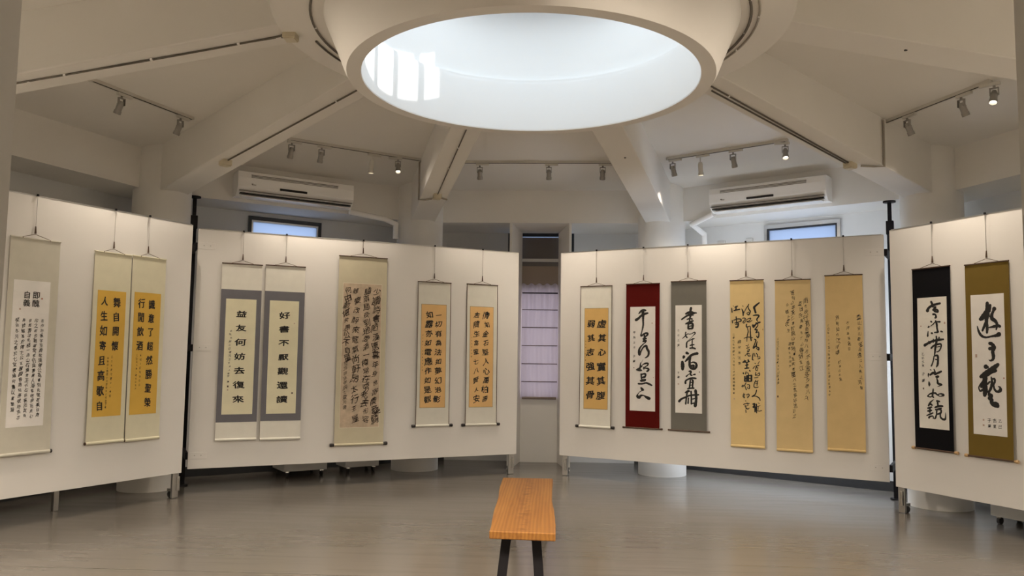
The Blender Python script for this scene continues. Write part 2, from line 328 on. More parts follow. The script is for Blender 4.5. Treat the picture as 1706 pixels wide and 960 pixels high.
# ---------------------------------------------------------------- display panels
PAN = {1: ((-3.3734, 7.5881), (.41836, .90828), -2.75, 0), 2: ((-3.4218, 7.8154), (.87756, .47946), 0, 3.62), 3: ((.2623, 9.5252), (.89306, -.44994), 0, 3.528), 4: ((3.3628, 7.6822), (.43417, -.90083), 0, 2.75)}
PB, PT = .234, 2.634
def frame(k):
    o, t, u0, u1 = PAN[k]; return o, math.atan2(t[1], t[0])
def on_panel(k, u, z=0, y=0):
    o, t, _, _ = PAN[k]; return (o[0] + t[0] * u - t[1] * y, o[1] + t[1] * u + t[0] * y, z)
PL = {1: 'white display board at far left carrying three scrolls', 2: 'white display board left of the centre window carrying five scrolls',
      3: 'white display board right of the centre window carrying six scrolls', 4: 'white display board at far right with the black and olive scrolls'}
for k, (o, t, u0, u1) in PAN.items():
    r = thing('display_board', PL[k], 'display board', (*o, 0), frame(k)[1], 'freestanding display boards')
    MB().box(u0, u1, 0, .035, PB, PT).build('board_face', M['board'], r, bevel=.002)
    MB().box(u0 + .02, u1 - .02, -.002, .037, PT - .004, PT + .006).build('top_rail', M['alu'], r)
    if k in (2, 3):
        e = u0 if k == 2 else u1; s = 1 if k == 2 else -1
        for z in (2.43, 1.40, .33):
            h = MB().box(min(e, e + s * .17), max(e, e + s * .17), -.003, 0, z, z + .065).build('hinge_plate', M['board'], r, bevel=.001)
            for q in (.06, .12): MB().cyl((e + s * q, -.006, z + .035), (e + s * q, -.003, z + .035), .006, n=10).build('screw', M['alu'], h)
    legs = {1: [-.055, -2.5], 2: [3.555], 3: [.07], 4: [.05, 2.5]}[k]
    if k == 1: MB().box(-1.02, -.975, .36, .40, 0, 1.2).box(-1.02, -.975, .035, .36, 1.1, 1.15).build('back_stay', M['alu'], r, bevel=.003)
    for q in legs:
        g = MB().box(q - .034, q + .034, .008, .034, .004, PB + .02).build('leg', M['alu'], r, bevel=.003)
        MB().box(q + .002, q + .030, -.016, .009, .07, PB - .03).build('leg_bracket', M['chrome'], g, bevel=.003)
        w = MB().cyl((q - .011, .075, .032), (q + .011, .075, .032), .032, n=20).build('caster', M['rubber'], r, bevel=.004)
        MB().box(q - .020, q + .020, .034, .10, .060, .090).build('caster_fork', M['chrome'], w, bevel=.003)

# black floor-to-ceiling poles the boards are hinged on
for (px, py, pk, e, lab) in ((-3.672, 8.24, 2, 0, 'black telescopic pole between the far left board and the next'), (3.652, 8.355, 3, 3.528, 'black telescopic pole between the far right board and the next')):
    rz = frame(pk)[1]; r = thing('support_pole', lab, 'pole', (px, py, 0), rz, 'floor to ceiling poles')
    MB().box(-.028, .028, -.028, .028, .012, 2.78).build('lower_tube', M['black'], r, bevel=.004)
    MB().box(-.019, .019, -.019, .019, 2.70, 3.04).build('upper_tube', M['black'], r, bevel=.003)
    MB().box(-.036, .036, -.036, .036, 2.70, 2.84).build('clamp_sleeve', M['black'], r, bevel=.004)
    MB().cyl((0, 0, 3.035), (0, 0, 3.05), .062, n=20).build('ceiling_plate', M['black'], r)
    MB().cyl((0, 0, 0), (0, 0, .014), .062, n=20).build('floor_plate', M['black'], r)
    ex, ey, _ = on_panel(pk, e); dx, dy = ex - px, ey - py; lx = dx * math.cos(rz) + dy * math.sin(rz); ly = -dx * math.sin(rz) + dy * math.cos(rz)
    for z in (2.46, 1.43, .36):
        s = 1 if pk == 2 else -1; v0 = Vector((0, 0, z)); v1 = Vector((lx - s * .014, ly + .02, z))
        d = (v1 - v0).normalized(); nrm = Vector((-d.y, d.x, 0)) * .014
        MB().prism([((v0 + nrm)[0], (v0 + nrm)[1]), ((v0 - nrm)[0], (v0 - nrm)[1]), ((v1 - nrm)[0], (v1 - nrm)[1]), ((v1 + nrm)[0], (v1 + nrm)[1])], z - .035, z + .035).build('hinge_arm', M['black'], r, bevel=.002)

# ---------------------------------------------------------------- calligraphy: brush strokes and written characters
_g = {}
def glyph(ch, bold):
    key = (ch, bold)
    if key not in _g:
        cu = bpy.data.curves.new('tmp', 'FONT'); cu.body = ch; cu.offset = bold; cu.resolution_u = 3; cu.size = 1
        ob = bpy.data.objects.new('tmp', cu); COL.objects.link(ob); bpy.context.view_layer.update()
        me = bpy.data.meshes.new_from_object(ob.evaluated_get(bpy.context.evaluated_depsgraph_get()))
        v = [(p.co.x, p.co.y) for p in me.vertices]; f = [tuple(p.vertices) for p in me.polygons]
        if v:
            cx = (min(p[0] for p in v) + max(p[0] for p in v)) / 2; cy = (min(p[1] for p in v) + max(p[1] for p in v)) / 2
            v = [(x - cx, y - cy) for x, y in v]
        _g[key] = (v, f); bpy.data.objects.remove(ob); bpy.data.meshes.remove(me); bpy.data.curves.remove(cu)
    return _g[key]
class Ink:
    def __init__(s, surf, seed=1): s.mb = MB(); s.done = []; s.surf = surf; s.n = 0; s.r = random.Random(seed)
    def put(s, v, f):
        s.n += 1; e = .0022 + .000004 * (s.n % 90)
        s.mb.add([(x, s.surf(x, z) - e, z) for x, z in v], f)
    def cut(s, name):
        if s.mb.v: s.done.append((name, s.mb)); s.mb = MB()
    def char(s, ch, x, z, size, sx=1, sz=1, bold=.02, skew=.12, wild=.0):
        v, f = glyph(ch, 0); r = s.r; a = r.uniform(-1, 1) * wild * .22; k = 1 + r.uniform(-1, 1) * wild * .25
        p1, p2 = r.uniform(0, 6), r.uniform(0, 6); out = []
        for px, py in v:
            py += skew * px; px, py = px * math.cos(a) - py * math.sin(a), px * math.sin(a) + py * math.cos(a)
            qx = px + wild * .10 * math.sin(py * 5 + p1); qy = py + wild * .10 * math.sin(px * 5 + p2)
            out.append((x + qx * size * sx * k, z + qy * size * sz * k))
        b = max(0, bold) * size                 # a broad brush: the stroke swept a little along the brush's slant
        for du, dv in ((0, 0),) if b < .0002 else ((-1, -.7), (-.35, -.5), (.35, .5), (1, .7), (-.5, .5), (.5, -.5)):
            s.put([(p + du * b, q + dv * b) for p, q in out], f)
    def column(s, text, x, z0, z1, size, x1=None, jit=.0, **kw):
        n = len(text); x1 = x if x1 is None else x1
        for i, ch in enumerate(text):
            if ch == ' ': continue
            q = i / (n - 1) if n > 1 else 0
            s.char(ch, x + (x1 - x) * q + s.r.uniform(-jit, jit) * size, z0 + (z1 - z0) * q, size * (1 + s.r.uniform(-jit, jit)), **kw)
    def stroke(s, pts, fat=1.0):
        if len(pts) < 2: return
        p = [pts[0]] + pts + [pts[-1]]; out = []
        for i in range(1, len(p) - 2):
            for j in range(6):
                t = j / 6; t2, t3 = t * t, t * t * t
                out.append(tuple(.5 * (2 * p[i][c] + (p[i + 1][c] - p[i - 1][c]) * t + (2 * p[i - 1][c] - 5 * p[i][c] + 4 * p[i + 1][c] - p[i + 2][c]) * t2 + (3 * p[i][c] - p[i - 1][c] - 3 * p[i + 1][c] + p[i + 2][c]) * t3) for c in range(3)))
        out.append(pts[-1]); v = []; m = len(out); ph = s.r.uniform(0, 6)
        for i, (x, z, w) in enumerate(out):
            a, b = out[max(i - 1, 0)], out[min(i + 1, m - 1)]; dx, dz = b[0] - a[0], b[1] - a[1]; l = math.hypot(dx, dz) or 1
            h = max(w, .0012) * .5 * fat * (1 + .06 * math.sin(i * 1.7 + ph)); v += [(x - dz / l * h, z + dx / l * h), (x + dz / l * h, z - dx / l * h)]
        s.put(v, [(2 * i, 2 * i + 1, 2 * i + 3, 2 * i + 2) for i in range(m - 1)])
        for (x, z, w) in out[::3] + [out[-1]]:
            h = max(w, .0012) * .48 * fat; s.put([(x + h * math.cos(k * math.pi / 5), z + h * math.sin(k * math.pi / 5)) for k in range(10)], [tuple(range(10))])
    def traced(s, data, x0, ztop, fat=1.0):
        for st in data.split('|'):
            s.stroke([(x0 + int(a) / 2000, ztop - int(b) / 2000, int(c) / 2000) for a, b, c in (q.split(',') for q in st.split())], fat)
        s.cut('brush_lettering')

# ---------------------------------------------------------------- hanging scrolls
_mc = {}
def silk(color, weave=True):
    if color not in _mc: _mc[color] = mat('silk %02d' % len(_mc), color, .9, spec=.12, bump=.25, bscale=220, vary=.035, vscale=9)
    return _mc[color]
def sheet(x0, x1, z0, z1, surf, lift, nx=6, nz=24, th=.0012):
    mb = MB(); v = []
    for s in (0, 1):
        for j in range(nz + 1):
            for i in range(nx + 1):
                x = x0 + (x1 - x0) * i / nx; z = z0 + (z1 - z0) * j / nz; v.append((x, surf(x, z) - lift + s * th, z))
    w = nx + 1; o = w * (nz + 1); f = []
    for j in range(nz):
        for i in range(nx):
            q = (j * w + i, j * w + i + 1, (j + 1) * w + i + 1, (j + 1) * w + i); f += [q, tuple(x + o for x in q[::-1])]
    edge = [i for i in range(w)] + [j * w + nx for j in range(1, nz + 1)] + [nz * w + i for i in range(nx - 1, -1, -1)] + [j * w for j in range(nz - 1, 0, -1)]
    for a, b in zip(edge, edge[1:] + edge[:1]): f.append((b, a, a + o, b + o))
    return mb.add(v, f, True)
SCR = {
 1: {'p': 1, 'm': [-1.745, -1.339, 0.574, 2.28], 'paper': [-1.701, -1.405, 0.784, 1.943], 'wx': -1.555},
 2: {'p': 1, 'm': [-1.026, -0.666, 0.601, 2.248], 'paper': [-0.983, -0.708, 0.822, 1.916], 'wx': -0.852},
 3: {'p': 1, 'm': [-0.654, -0.299, 0.595, 2.252], 'paper': [-0.622, -0.342, 0.82, 1.926], 'wx': -0.501},
 4: {'p': 2, 'm': [0.241, 0.637, 0.512, 2.296], 'paper': [0.292, 0.59, 0.764, 1.936], 'band': [0.244, 0.637, 0.686, 2.032], 'wx': 0.439},
 5: {'p': 2, 'm': [0.672, 1.079, 0.507, 2.302], 'paper': [0.725, 1.024, 0.763, 1.936], 'band': [0.676, 1.077, 0.69, 2.033], 'wx': 0.872},
 6: {'p': 2, 'm': [1.439, 1.978, 0.42, 2.452], 'paper': [1.492, 1.92, 0.601, 2.158], 'wx': 1.701},
 7: {'p': 2, 'm': [2.345, 2.746, 0.597, 2.217], 'paper': [2.392, 2.691, 0.799, 1.962], 'wx': 2.538},
 8: {'p': 2, 'm': [2.944, 3.34, 0.593, 2.22], 'paper': [2.99, 3.285, 0.797, 1.959], 'wx': 3.139},
 9: {'p': 3, 'm': [0.267, 0.665, 0.592, 2.215], 'paper': [0.325, 0.619, 0.797, 1.956], 'wx': 0.469},
 10: {'p': 3, 'm': [0.839, 1.238, 0.609, 2.224], 'paper': [0.89, 1.187, 0.799, 1.966], 'wx': 1.048, 'st': '205,158,19 255,104,40 318,80,48 367,84,35|300,84,54 308,158,59 310,238,46 310,318,38 313,398,35 302,478,32 281,559,19 261,632,27|141,298,54 198,265,48 261,205,40 339,165,46 416,147,35|261,639,35 273,659,35 337,611,30 393,597,38 423,617,35 393,657,32 350,678,21|337,625,27 348,691,40 329,778,40|315,725,30 385,717,32|315,785,32 378,771,40 350,824,13|350,818,16 279,879,24 230,947,38 216,1014,46 229,1080,46 258,1013,30 300,938,27 349,891,35 391,883,40 405,943,46 444,1008,46 439,1088,38 397,1135,27 355,1154,11|313,1189,4 264,1277,8|257,1264,16 249,1331,30 242,1398,27 263,1430,21|164,1421,32 228,1385,32 291,1330,27|164,1421,30 228,1432,35 277,1430,30|306,1303,19 376,1274,32 431,1279,32 417,1319,24 361,1354,19 333,1401,24|333,1355,13 319,1382,19 375,1380,24 431,1391,35 445,1417,38 410,1451,30 396,1439,13|270,1516,32 276,1583,32 283,1622,30|277,1523,21 347,1507,35 374,1526,38 353,1586,30 297,1595,21|276,1596,21 346,1566,19|255,1663,30 332,1640,32 374,1638,27 346,1659,32 269,1673,30|205,1732,32 290,1731,30 387,1710,32 457,1731,40 519,1759,30|268,1822,30 296,1853,54 317,1866,40|303,1880,19 233,1916,11 190,1972,21 183,2012,54 225,2036,54 267,1994,40 330,1991,19 386,2021,46 455,2050,59 476,2042,27'},
 11: {'p': 3, 'm': [1.37, 1.765, 0.609, 2.236], 'paper': [1.42, 1.715, 0.8, 1.974], 'wx': 1.563, 'st': '352,66,47 338,137,44 344,215,39 324,293,31 317,372,23|238,188,36 338,150,44 411,170,31 470,175,26|144,312,29 218,260,31 298,215,36 378,190,39 431,184,26|258,234,23 404,222,18|264,313,23 324,296,31 377,307,29|237,410,29 310,378,39 396,346,31|290,411,31 289,508,36|297,411,31 370,398,36 389,437,47 382,508,39|296,469,21 363,456,23|289,517,36 375,515,34|236,593,23 226,658,18 261,710,29|162,730,13 215,684,18 275,632,16 308,638,13|322,638,18 368,625,13 428,595,23 441,625,23 394,670,10|394,677,8 308,761,10 257,827,26 253,924,29|294,800,8 347,761,18 420,735,21|380,735,18 376,839,21 379,942,18|333,884,26 373,871,23 419,864,18|326,942,23 399,935,26 445,954,29|255,1047,52 286,1059,39|192,1132,57 179,1158,31|158,1248,52 165,1319,70 164,1403,52|490,1056,52 424,1070,47 358,1097,44 305,1150,47 254,1202,39 218,1241,13|334,1123,47 320,1233,44 325,1330,47 359,1378,44 424,1389,44 470,1337,47 462,1273,39 403,1246,29 350,1262,18|356,1328,39 416,1320,36 396,1359,31|309,1445,26 349,1450,39 335,1508,29 368,1533,31|249,1555,29 302,1509,13 362,1482,10|401,1517,18 440,1508,29|228,1704,39 235,1652,31 315,1605,31 394,1590,34 459,1595,29|335,1630,26 325,1739,31 313,1817,29|361,1623,18 393,1648,34 386,1737,31 386,1801,26|341,1688,16 387,1673,16|340,1745,16 386,1737,16|281,1824,31 353,1809,29 412,1807,31|227,1909,29 287,1875,44 313,1874,31|87,2101,47 140,2048,36 220,2012,34 299,1977,29|267,1895,31 249,2011,29 232,2153,31|295,2022,23 285,2138,29|352,1879,31 358,2007,31 357,2147,31|451,1857,52 463,1965,52 462,2079,47 442,2182,62|299,1971,29 404,1954,31 515,1944,31|364,2045,21 443,2029,21|357,2141,26 429,2125,23'},
 12: {'p': 3, 'm': [2.022, 2.372, 0.486, 2.225], 'wx': 2.192, 'st': '608,482,26 509,567,45 514,620,39 533,687,37|486,746,24 544,740,32 602,753,29 556,832,26 581,879,13|476,951,39 488,991,34 541,925,32 619,892,32|541,898,21 579,951,18 519,1043,26 564,1050,24 537,1109,24 589,1096,21 594,1175,24 574,1214,26 549,1181,18|509,1247,24 534,1267,24 514,1333,21 480,1431,29 532,1385,21 560,1293,13 545,1398,24 589,1424,26 589,1470,24 544,1437,18|478,1543,18 463,1608,21 456,1674,18|503,1542,13 515,1608,16|542,1542,18 567,1581,18 554,1614,11 605,1607,11 611,1646,16 566,1666,8|268,539,16 274,552,13|247,605,16 272,672,32 273,751,21|285,698,11 339,592,16 386,526,18 393,506,13 379,553,13 397,619,21 423,659,24 389,732,21 350,699,13 396,673,16|257,804,13 296,798,18 322,818,16 269,884,18 294,904,16 335,845,13 387,812,18 433,805,16 399,858,16 347,871,13 399,885,16 458,852,13|343,931,24 345,990,24 417,977,18 419,1083,24 426,1201,26 437,1274,26|358,1004,13 376,1083,21 354,1188,18 346,1294,13|289,1228,13 367,1202,18 464,1214,18|332,1379,18 351,1386,13|378,1353,11 364,1399,11|337,1439,13 396,1412,16|363,1452,16 401,1464,16 368,1504,16 356,1478,11|349,1517,13 394,1504,13|308,1596,16 361,1543,16 400,1556,16|361,1543,13 373,1596,18 418,1595,18|31,583,18 42,670,26|64,537,13 77,543,11|103,564,24 156,544,26|130,551,26 122,624,29|82,637,21 142,624,26 201,611,26|126,771,24 132,817,24|46,850,21 52,903,18|73,844,16 152,817,24 224,824,26 223,864,26 170,877,13|132,830,21 137,910,26|98,904,21 164,897,26 169,950,29 149,990,34 116,990,26|110,937,18 157,930,18|463,1637,16 462,1676,18 488,1682,11|566,1636,11 617,1649,11 578,1662,7|512,1748,16 525,1760,11|603,1707,11 570,1766,13|472,1859,18 511,1813,13 589,1792,21|550,1806,16 523,1884,16 561,1903,13|517,1845,13 569,1838,13 561,1884,13|528,1936,16 521,2001,18 560,1975,11 599,1948,18 598,2000,18 546,2014,13|500,2054,16 571,2046,16|525,2105,18 491,2184,18 490,2242,18 529,2254,18 574,2241,16|531,2131,16 576,2111,13|557,2118,16 549,2209,16|517,2177,11 569,2163,11|540,2306,21 513,2391,21 442,2444,18 512,2429,18 588,2466,24 610,2518,18|464,2599,29 497,2591,32 489,2637,39 470,2663,34 508,2662,39 506,2752,32|535,2597,24 538,2777,18|567,2570,11 599,2582,11|559,2648,16 611,2621,11|572,2660,11 565,2712,13|551,2732,13 596,2737,16 641,2723,13|267,1731,32 319,1704,29|294,1684,16 306,1730,32|372,1684,32 384,1716,29|332,1736,26 397,1716,16|345,1743,26 343,1847,26|318,1795,21 370,1782,21|304,1861,26 382,1850,26|270,1960,32 276,1979,16|328,1933,21 315,1979,21|360,1945,16 379,1991,18|400,1905,26 413,1918,16|301,2031,29 299,2122,34|340,2017,32 338,2122,26|313,2070,24 358,2056,24|372,2017,32 370,2121,32|437,2003,34 435,2120,34|378,2069,18 429,2068,18|299,2129,26 428,2126,24|353,2011,26 430,2003,26|239,2241,21 252,2214,16 278,2220,16 258,2247,16 239,2241,13|324,2161,16 297,2213,18 310,2252,18 328,2304,21|349,2199,16 394,2205,18 393,2277,18 355,2271,13 368,2238,13|275,2383,16 280,2474,21|255,2422,16 301,2402,13|255,2448,18 293,2473,18|333,2408,16 378,2394,18 384,2432,18 351,2472,16|339,2433,11 358,2439,13|311,2531,13 317,2551,11|271,2616,18 304,2596,16 387,2588,18|343,2576,13 367,2627,13|303,2629,16 303,2654,16 354,2634,13|315,2680,26 353,2705,21 386,2685,13|314,2719,13 320,2777,18'},
 13: {'p': 3, 'm': [2.488, 2.839, 0.475, 2.213], 'wx': 2.66},
 14: {'p': 3, 'm': [2.978, 3.328, 0.513, 2.243], 'wx': 3.16},
 15: {'p': 4, 'm': [0.251, 0.638, 0.618, 2.231], 'paper': [0.3, 0.599, 0.804, 1.967], 'wx': 0.468, 'st': '291,80,34 312,119,39|213,235,57 236,192,41 304,151,39 391,130,36 471,119,31|317,177,13 383,181,28 323,228,26 403,226,31 424,265,31 352,255,26|328,305,34 372,313,26 385,358,36 363,370,23|281,433,28 296,443,21|235,524,31 220,536,18|218,607,13 208,689,31|264,519,8 324,483,18 368,446,18 462,444,26|376,428,28 396,485,34 401,549,31 414,612,31|349,630,21 414,625,28 429,613,18|479,614,26 511,622,18|290,641,31 305,644,26|144,855,47 205,824,36 294,787,34 410,764,36 525,754,26|228,786,21 249,824,26|324,749,18 322,800,23|383,700,26 388,776,34 364,877,36 349,978,28 338,1041,18|440,720,26 424,764,23|276,908,28 328,864,28 408,840,28 465,834,26 479,866,26 456,929,23 419,966,18 383,972,16|378,890,13 450,878,13|330,1054,21 313,1130,21 285,1200,23 270,1223,23|345,1041,23 403,1042,34 408,1117,34 398,1199,36 368,1241,13|358,1105,16 401,1111,16|251,1288,18 265,1300,13|212,1365,28 204,1397,18 206,1422,8|215,1505,18 222,1550,39 216,1582,13|241,1383,26 308,1344,39 351,1362,34 467,1316,31|324,1280,18 344,1331,28 343,1369,21|364,1413,31 407,1406,34 377,1438,18 391,1482,31 397,1526,34 460,1543,31 467,1552,21 388,1583,8|300,1630,21 291,1687,31 282,1751,31 303,1775,21|179,1762,18 239,1714,21 334,1698,28 370,1722,23 412,1739,16|179,1762,16 238,1772,18 282,1751,16|384,1721,13 449,1706,21 505,1723,34 469,1743,18 412,1752,10|302,1813,8 235,1867,26 197,1927,31|234,1893,34 270,1916,23|181,1972,26 255,1949,26|225,1970,26 216,2034,34|179,2023,26 253,2006,23|155,2104,18 229,2071,26 281,2049,21|198,2137,34 221,2116,26 280,2106,18 286,2144,21|367,1836,31 417,1840,26|380,1860,31 386,1910,31|327,1951,26 407,1922,34 479,1918,28|334,1989,23 449,1957,26|362,1994,26 353,2051,26 375,2062,23 440,2033,31 441,1983,28 377,1986,18|353,2070,23 330,2128,28 312,2148,21|432,2052,23 431,2109,28 473,2144,31 522,2140,31 533,2090,21 535,2027,8'},
 16: {'p': 4, 'm': [0.781, 1.172, 0.612, 2.22], 'paper': [0.829, 1.123, 0.798, 1.96], 'wx': 0.985, 'st': '299,149,50 297,237,58 285,349,68 276,449,50 285,562,43 279,637,35|349,189,43 340,289,30|308,250,50 232,360,76 177,408,56 156,408,30|263,474,43 227,548,38 199,604,28|420,249,63 399,291,38 372,353,50 377,409,56 428,448,50 459,504,38 444,590,23|314,556,15 406,540,38 472,529,43 510,542,38|326,313,18 331,376,13|110,526,13 131,609,33 177,685,38 257,717,28 363,700,28 442,689,45 488,671,68|321,817,45 360,830,50 398,885,56 371,947,50 382,1033,50 367,1083,38 321,1102,23 302,1086,10|319,904,50 372,898,50|242,1203,67 274,1209,40|456,1165,48 393,1212,67 308,1280,86 221,1335,81 149,1371,48|413,1264,48 350,1279,54|129,1610,24 109,1552,19 147,1484,19 205,1428,27|129,1610,24 187,1588,40|228,1375,67 211,1494,81 223,1586,75 211,1672,54|197,1468,40 153,1536,40|333,1371,19 345,1462,40 322,1554,40 278,1629,35|340,1403,19 388,1402,32 394,1447,30 372,1500,27 391,1577,32 439,1607,35 487,1579,48 482,1534,27 454,1522,16|260,1492,27 304,1451,27|292,1661,54 333,1678,48 297,1719,59 339,1743,46 317,1776,40 351,1807,67 413,1822,81 433,1840,54'},
}
def scroll(i, label, mount, paper=None, band=None, ink='ink', roller='wrap', knob=None, knob_l=.02, knob_r=.016, sides=(-1, 1), group=None, edges=False, border=None, ext=0, write=None, rod=None):
    d = SCR[i]; k = d['p']; x0, x1, z0, z1 = d['m']; xc = (x0 + x1) / 2; W = (x1 - x0) / 2; rs = random.Random(i * 7)
    root = thing('hanging_scroll', label, 'scroll', on_panel(k, xc), frame(k)[1], group)
    pa, pb_ = rs.uniform(0, 6), rs.uniform(.5, 1)
    def surf(x, z):
        v = (z1 - z) / (z1 - z0); return -(.009 + .020 * v + .004 * math.sin(v * 5 + pa) * v + .005 * pb_ * v * (x / W) ** 2)
    ms = silk(mount); sheet(-W, W, z0, z1, surf, 0).build('mounting', ms, root)
    bw = MB().box(-W - .004, W + .004, -.016, -.004, z1 - .003, z1 + .008).build('top_rod', ms if rod == 'silk' else M['rod'], root, bevel=.003)
    h = d['wx'] - xc; mb = MB(); mb.tube([(-W * .55, -.010, z1 + .008), (h, -.012, z1 + .040), (W * .55, -.010, z1 + .008)], .0022, 6); mb.build('hanging_cord', M['cord'], root)
    for q in (-W * .55, W * .55): MB().cyl((q, -.017, z1 + .003), (q, -.0165 + .013, z1 + .003), .004, n=8).build('cord_eye', M['rod'], bw)
    yb_ = surf(0, z0)
    rr = .0135 if roller == 'wrap' else .008; rm = ms if roller == 'wrap' else M['rod'] if roller == 'thin' else M['tanwood']
    ro = MB().cyl((-W - ext, yb_, z0), (W + ext, yb_, z0), rr, n=16).build('roller', rm, root)
    if knob:
        for s in sides:
            e = s * (W + ext); MB().cyl((e, yb_, z0), (e + s * knob_l * .7, yb_, z0), knob_r * .86, knob_r, n=16).cyl((e + s * knob_l * .7, yb_, z0), (e + s * knob_l, yb_, z0), knob_r, knob_r * .9, n=16).build('end_knob', M[knob], ro)
    if edges:
        for s in (-1, 1):
            e = s * (W - .0025); sheet(e - .0035, e + .0035, z0 + .01, z1, surf, .0013, 1, 24).build('edge_strip', M['rod'], root)
    par = root; top = z1; l = -W; pw = 2 * W; ph = z1 - z0; zp = z1
    if band: 
        q = d['band']; sheet(-W - .0004, W + .0004, q[2], q[3], surf, .0013).build('grey_border', silk(band), root)
    if paper:
        q = d['paper']; lift = .0026 if band else .0013
        if border: sheet(q[0] - xc - .004, q[1] - xc + .004, q[2] - .004, q[3] + .004, surf, lift - .0006).build('paper_border', silk(border), root)
        par = sheet(q[0] - xc, q[1] - xc, q[2], q[3], surf, lift).build('writing_paper', silk(paper) if isinstance(paper, tuple) else paper, root)
        l = q[0] - xc; pw = q[1] - q[0]; ph = q[3] - q[2]; zp = q[3]
        s2 = lambda x, z: surf(x, z) - (.0012 if band else 0)
    else: s2 = lambda x, z: surf(x, z) + .0008
    ik = Ink(s2, i)
    U = lambda u: l + u * pw
    V = lambda v: zp - v * ph
    seals = write(ik, U, V, d) or []
    ik.cut('brush_lettering')
    for nm, mb in ik.done: mb.build(nm, M[ink], par, fix=False)
    for (u, v, a, b, mm) in seals:
        x, z = U(u), V(v); sheet(x - a / 2, x + a / 2, z - b / 2, z + b / 2, s2, .0032, 1, 1, .0005).build('seal_mark', M[mm], par)
    # the wire it hangs from
    wx, wz = d['wx'], z1 + .040
    WL = thing('hanging_wire', 'steel wire holding up the ' + WIRE[i], 'wire', on_panel(k, wx), frame(k)[1], 'scroll hanging wires')
    MB().cyl((0, -.012, wz + .02), (0, -.013, PT + .002), .0016, n=6).build('wire', M['wire'], WL)
    MB().cyl((0, -.014, PT - .002), (0, -.014, PT + .014), .010, .009, n=12).build('top_clip', M['black'], WL)
    MB().cyl((0, -.014, wz + .005), (0, -.012, wz + .065), .008, .004, n=10).build('hook', M['rod'], WL)
    return root
WIRE = {1: 'pale grey scroll with the seal heading', 2: 'yellow-paper scroll reading 人生如寄', 3: 'yellow-paper scroll reading 行閒飲酒', 4: 'grey-bordered scroll reading 益友何妨', 5: 'grey-bordered scroll reading 好書不厭', 6: 'tallest scroll of brown aged paper',
        7: 'orange-paper scroll starting 一切有為法', 8: 'orange-paper scroll starting 情如金石', 9: 'golden brown scroll starting 虛其心', 10: 'dark red scroll', 11: 'dark grey silk scroll', 12: 'tan scroll headed 江雪', 13: 'tan scroll with dense small columns', 14: 'tan scroll with sparse faint columns', 15: 'black silk scroll', 16: 'olive brown scroll'}
def cols(ik, U, V, items, **base):
    for it in items:
        txt, u, v0, v1, size = it[:5]; kw = dict(base); 
        if len(it) > 5: kw.update(it[5])
        u1 = kw.pop('u1', None); ik.column(txt, U(u), V(v0), V(v1), size, x1=None if u1 is None else U(u1), **kw); ik.cut('signature_column' if size <= .030 else 'text_column')
SIG = dict(bold=-.006, wild=.9, sx=.8)
def w1(ik, U, V, d):
    for ch, u, v in (('即', .62, .100), ('醜', .62, .155), ('自', .37, .100), ('義', .37, .155)): ik.char(ch, U(u), V(v), .062, 1, 1, .018, 0, .1)
    cols(ik, U, V, [('吾作好篆字至難故請傅公為摹刻此號甚美似商', .83, .275, .925, .034), ('印之前也觀齋常歷仍與書異人海象絕學有此心', .66, .275, .93, .034), ('也有書法形格一函山石瀾青王代石田篆而其後', .49, .275, .925, .034),
                    ('吾號醜篆史博士公言醜顏卷題知吾號終其志', .32, .275, .935, .034), ('癸卯冬月之書於七堂書緣何畫以里艷齋', .15, .275, .88, .034)], bold=.012, wild=.8, sx=.85)
    return [(.78, .12, .012, .012, 'seal'), (.20, .20, .012, .012, 'faintseal')]
def w2(ik, U, V, d):
    cols(ik, U, V, [('人生如寄且高歌自', .25, .085, .915, .088), ('舞自開懷', .68, .09, .44, .088), ('乙巳年夏月書於一善堂', .60, .53, .84, .022, SIG), ('錄聯語以寄懷於北郡客舍之南窗下書', .46, .54, .93, .022, SIG)], bold=.028, sx=.78, sz=1.0, skew=0, wild=.25)
def w3_(ik, U, V, d):
    cols(ik, U, V, [('識意了超然勝聖榮', .66, .095, .905, .088), ('行閒飲酒', .27, .09, .44, .088), ('舊句今日再錄於此', .33, .52, .76, .022, SIG), ('乙巳夏月書一善堂以遣興', .19, .52, .79, .022, SIG)], bold=.028, sx=.78, sz=1.0, skew=0, wild=.25)
def w4(ik, U, V, d):
    cols(ik, U, V, [('益友何妨去復來', .52, .13, .87, .098), ('伯周撰聯己巳春月之吉鄉人書', .19, .28, .65, .030, dict(SIG, jit=.2)), ('敬書', .17, .67, .72, .030, SIG)], bold=.030, sx=1.12, sz=.74, skew=.03, wild=.22)
    return [(.17, .76, .014, .018, 'rod'), (.17, .79, .012, .012, 'faintseal')]
def w5(ik, U, V, d):
    cols(ik, U, V, [('好書不厭觀還讀', .52, .13, .875, .098)], bold=.030, sx=1.12, sz=.74, skew=.03, wild=.22)
    return [(.86, .20, .010, .010, 'faintseal'), (.86, .82, .016, .016, 'rod')]
def w6(ik, U, V, d):
    cols(ik, U, V, [('少讀詩書陋漢唐暮年身世寄農桑騎', .86, .05, .95, .088, dict(u1=.88)), ('驢兩腳欲到地愛酒一樽常在旁老去形容', .62, .05, .945, .080, dict(u1=.64)), ('雖變改醉來意氣尚軒昂太行王屋', .35, .05, .94, .088, dict(u1=.38)),
                    ('何由動堪笑愚公不自量', .11, .05, .52, .078, dict(u1=.13)), ('陸游自詠甲辰之夏月書', .11, .56, .86, .045, dict(wild=.9, bold=0))], bold=.010, sx=.95, skew=.26, wild=.85, jit=.14)
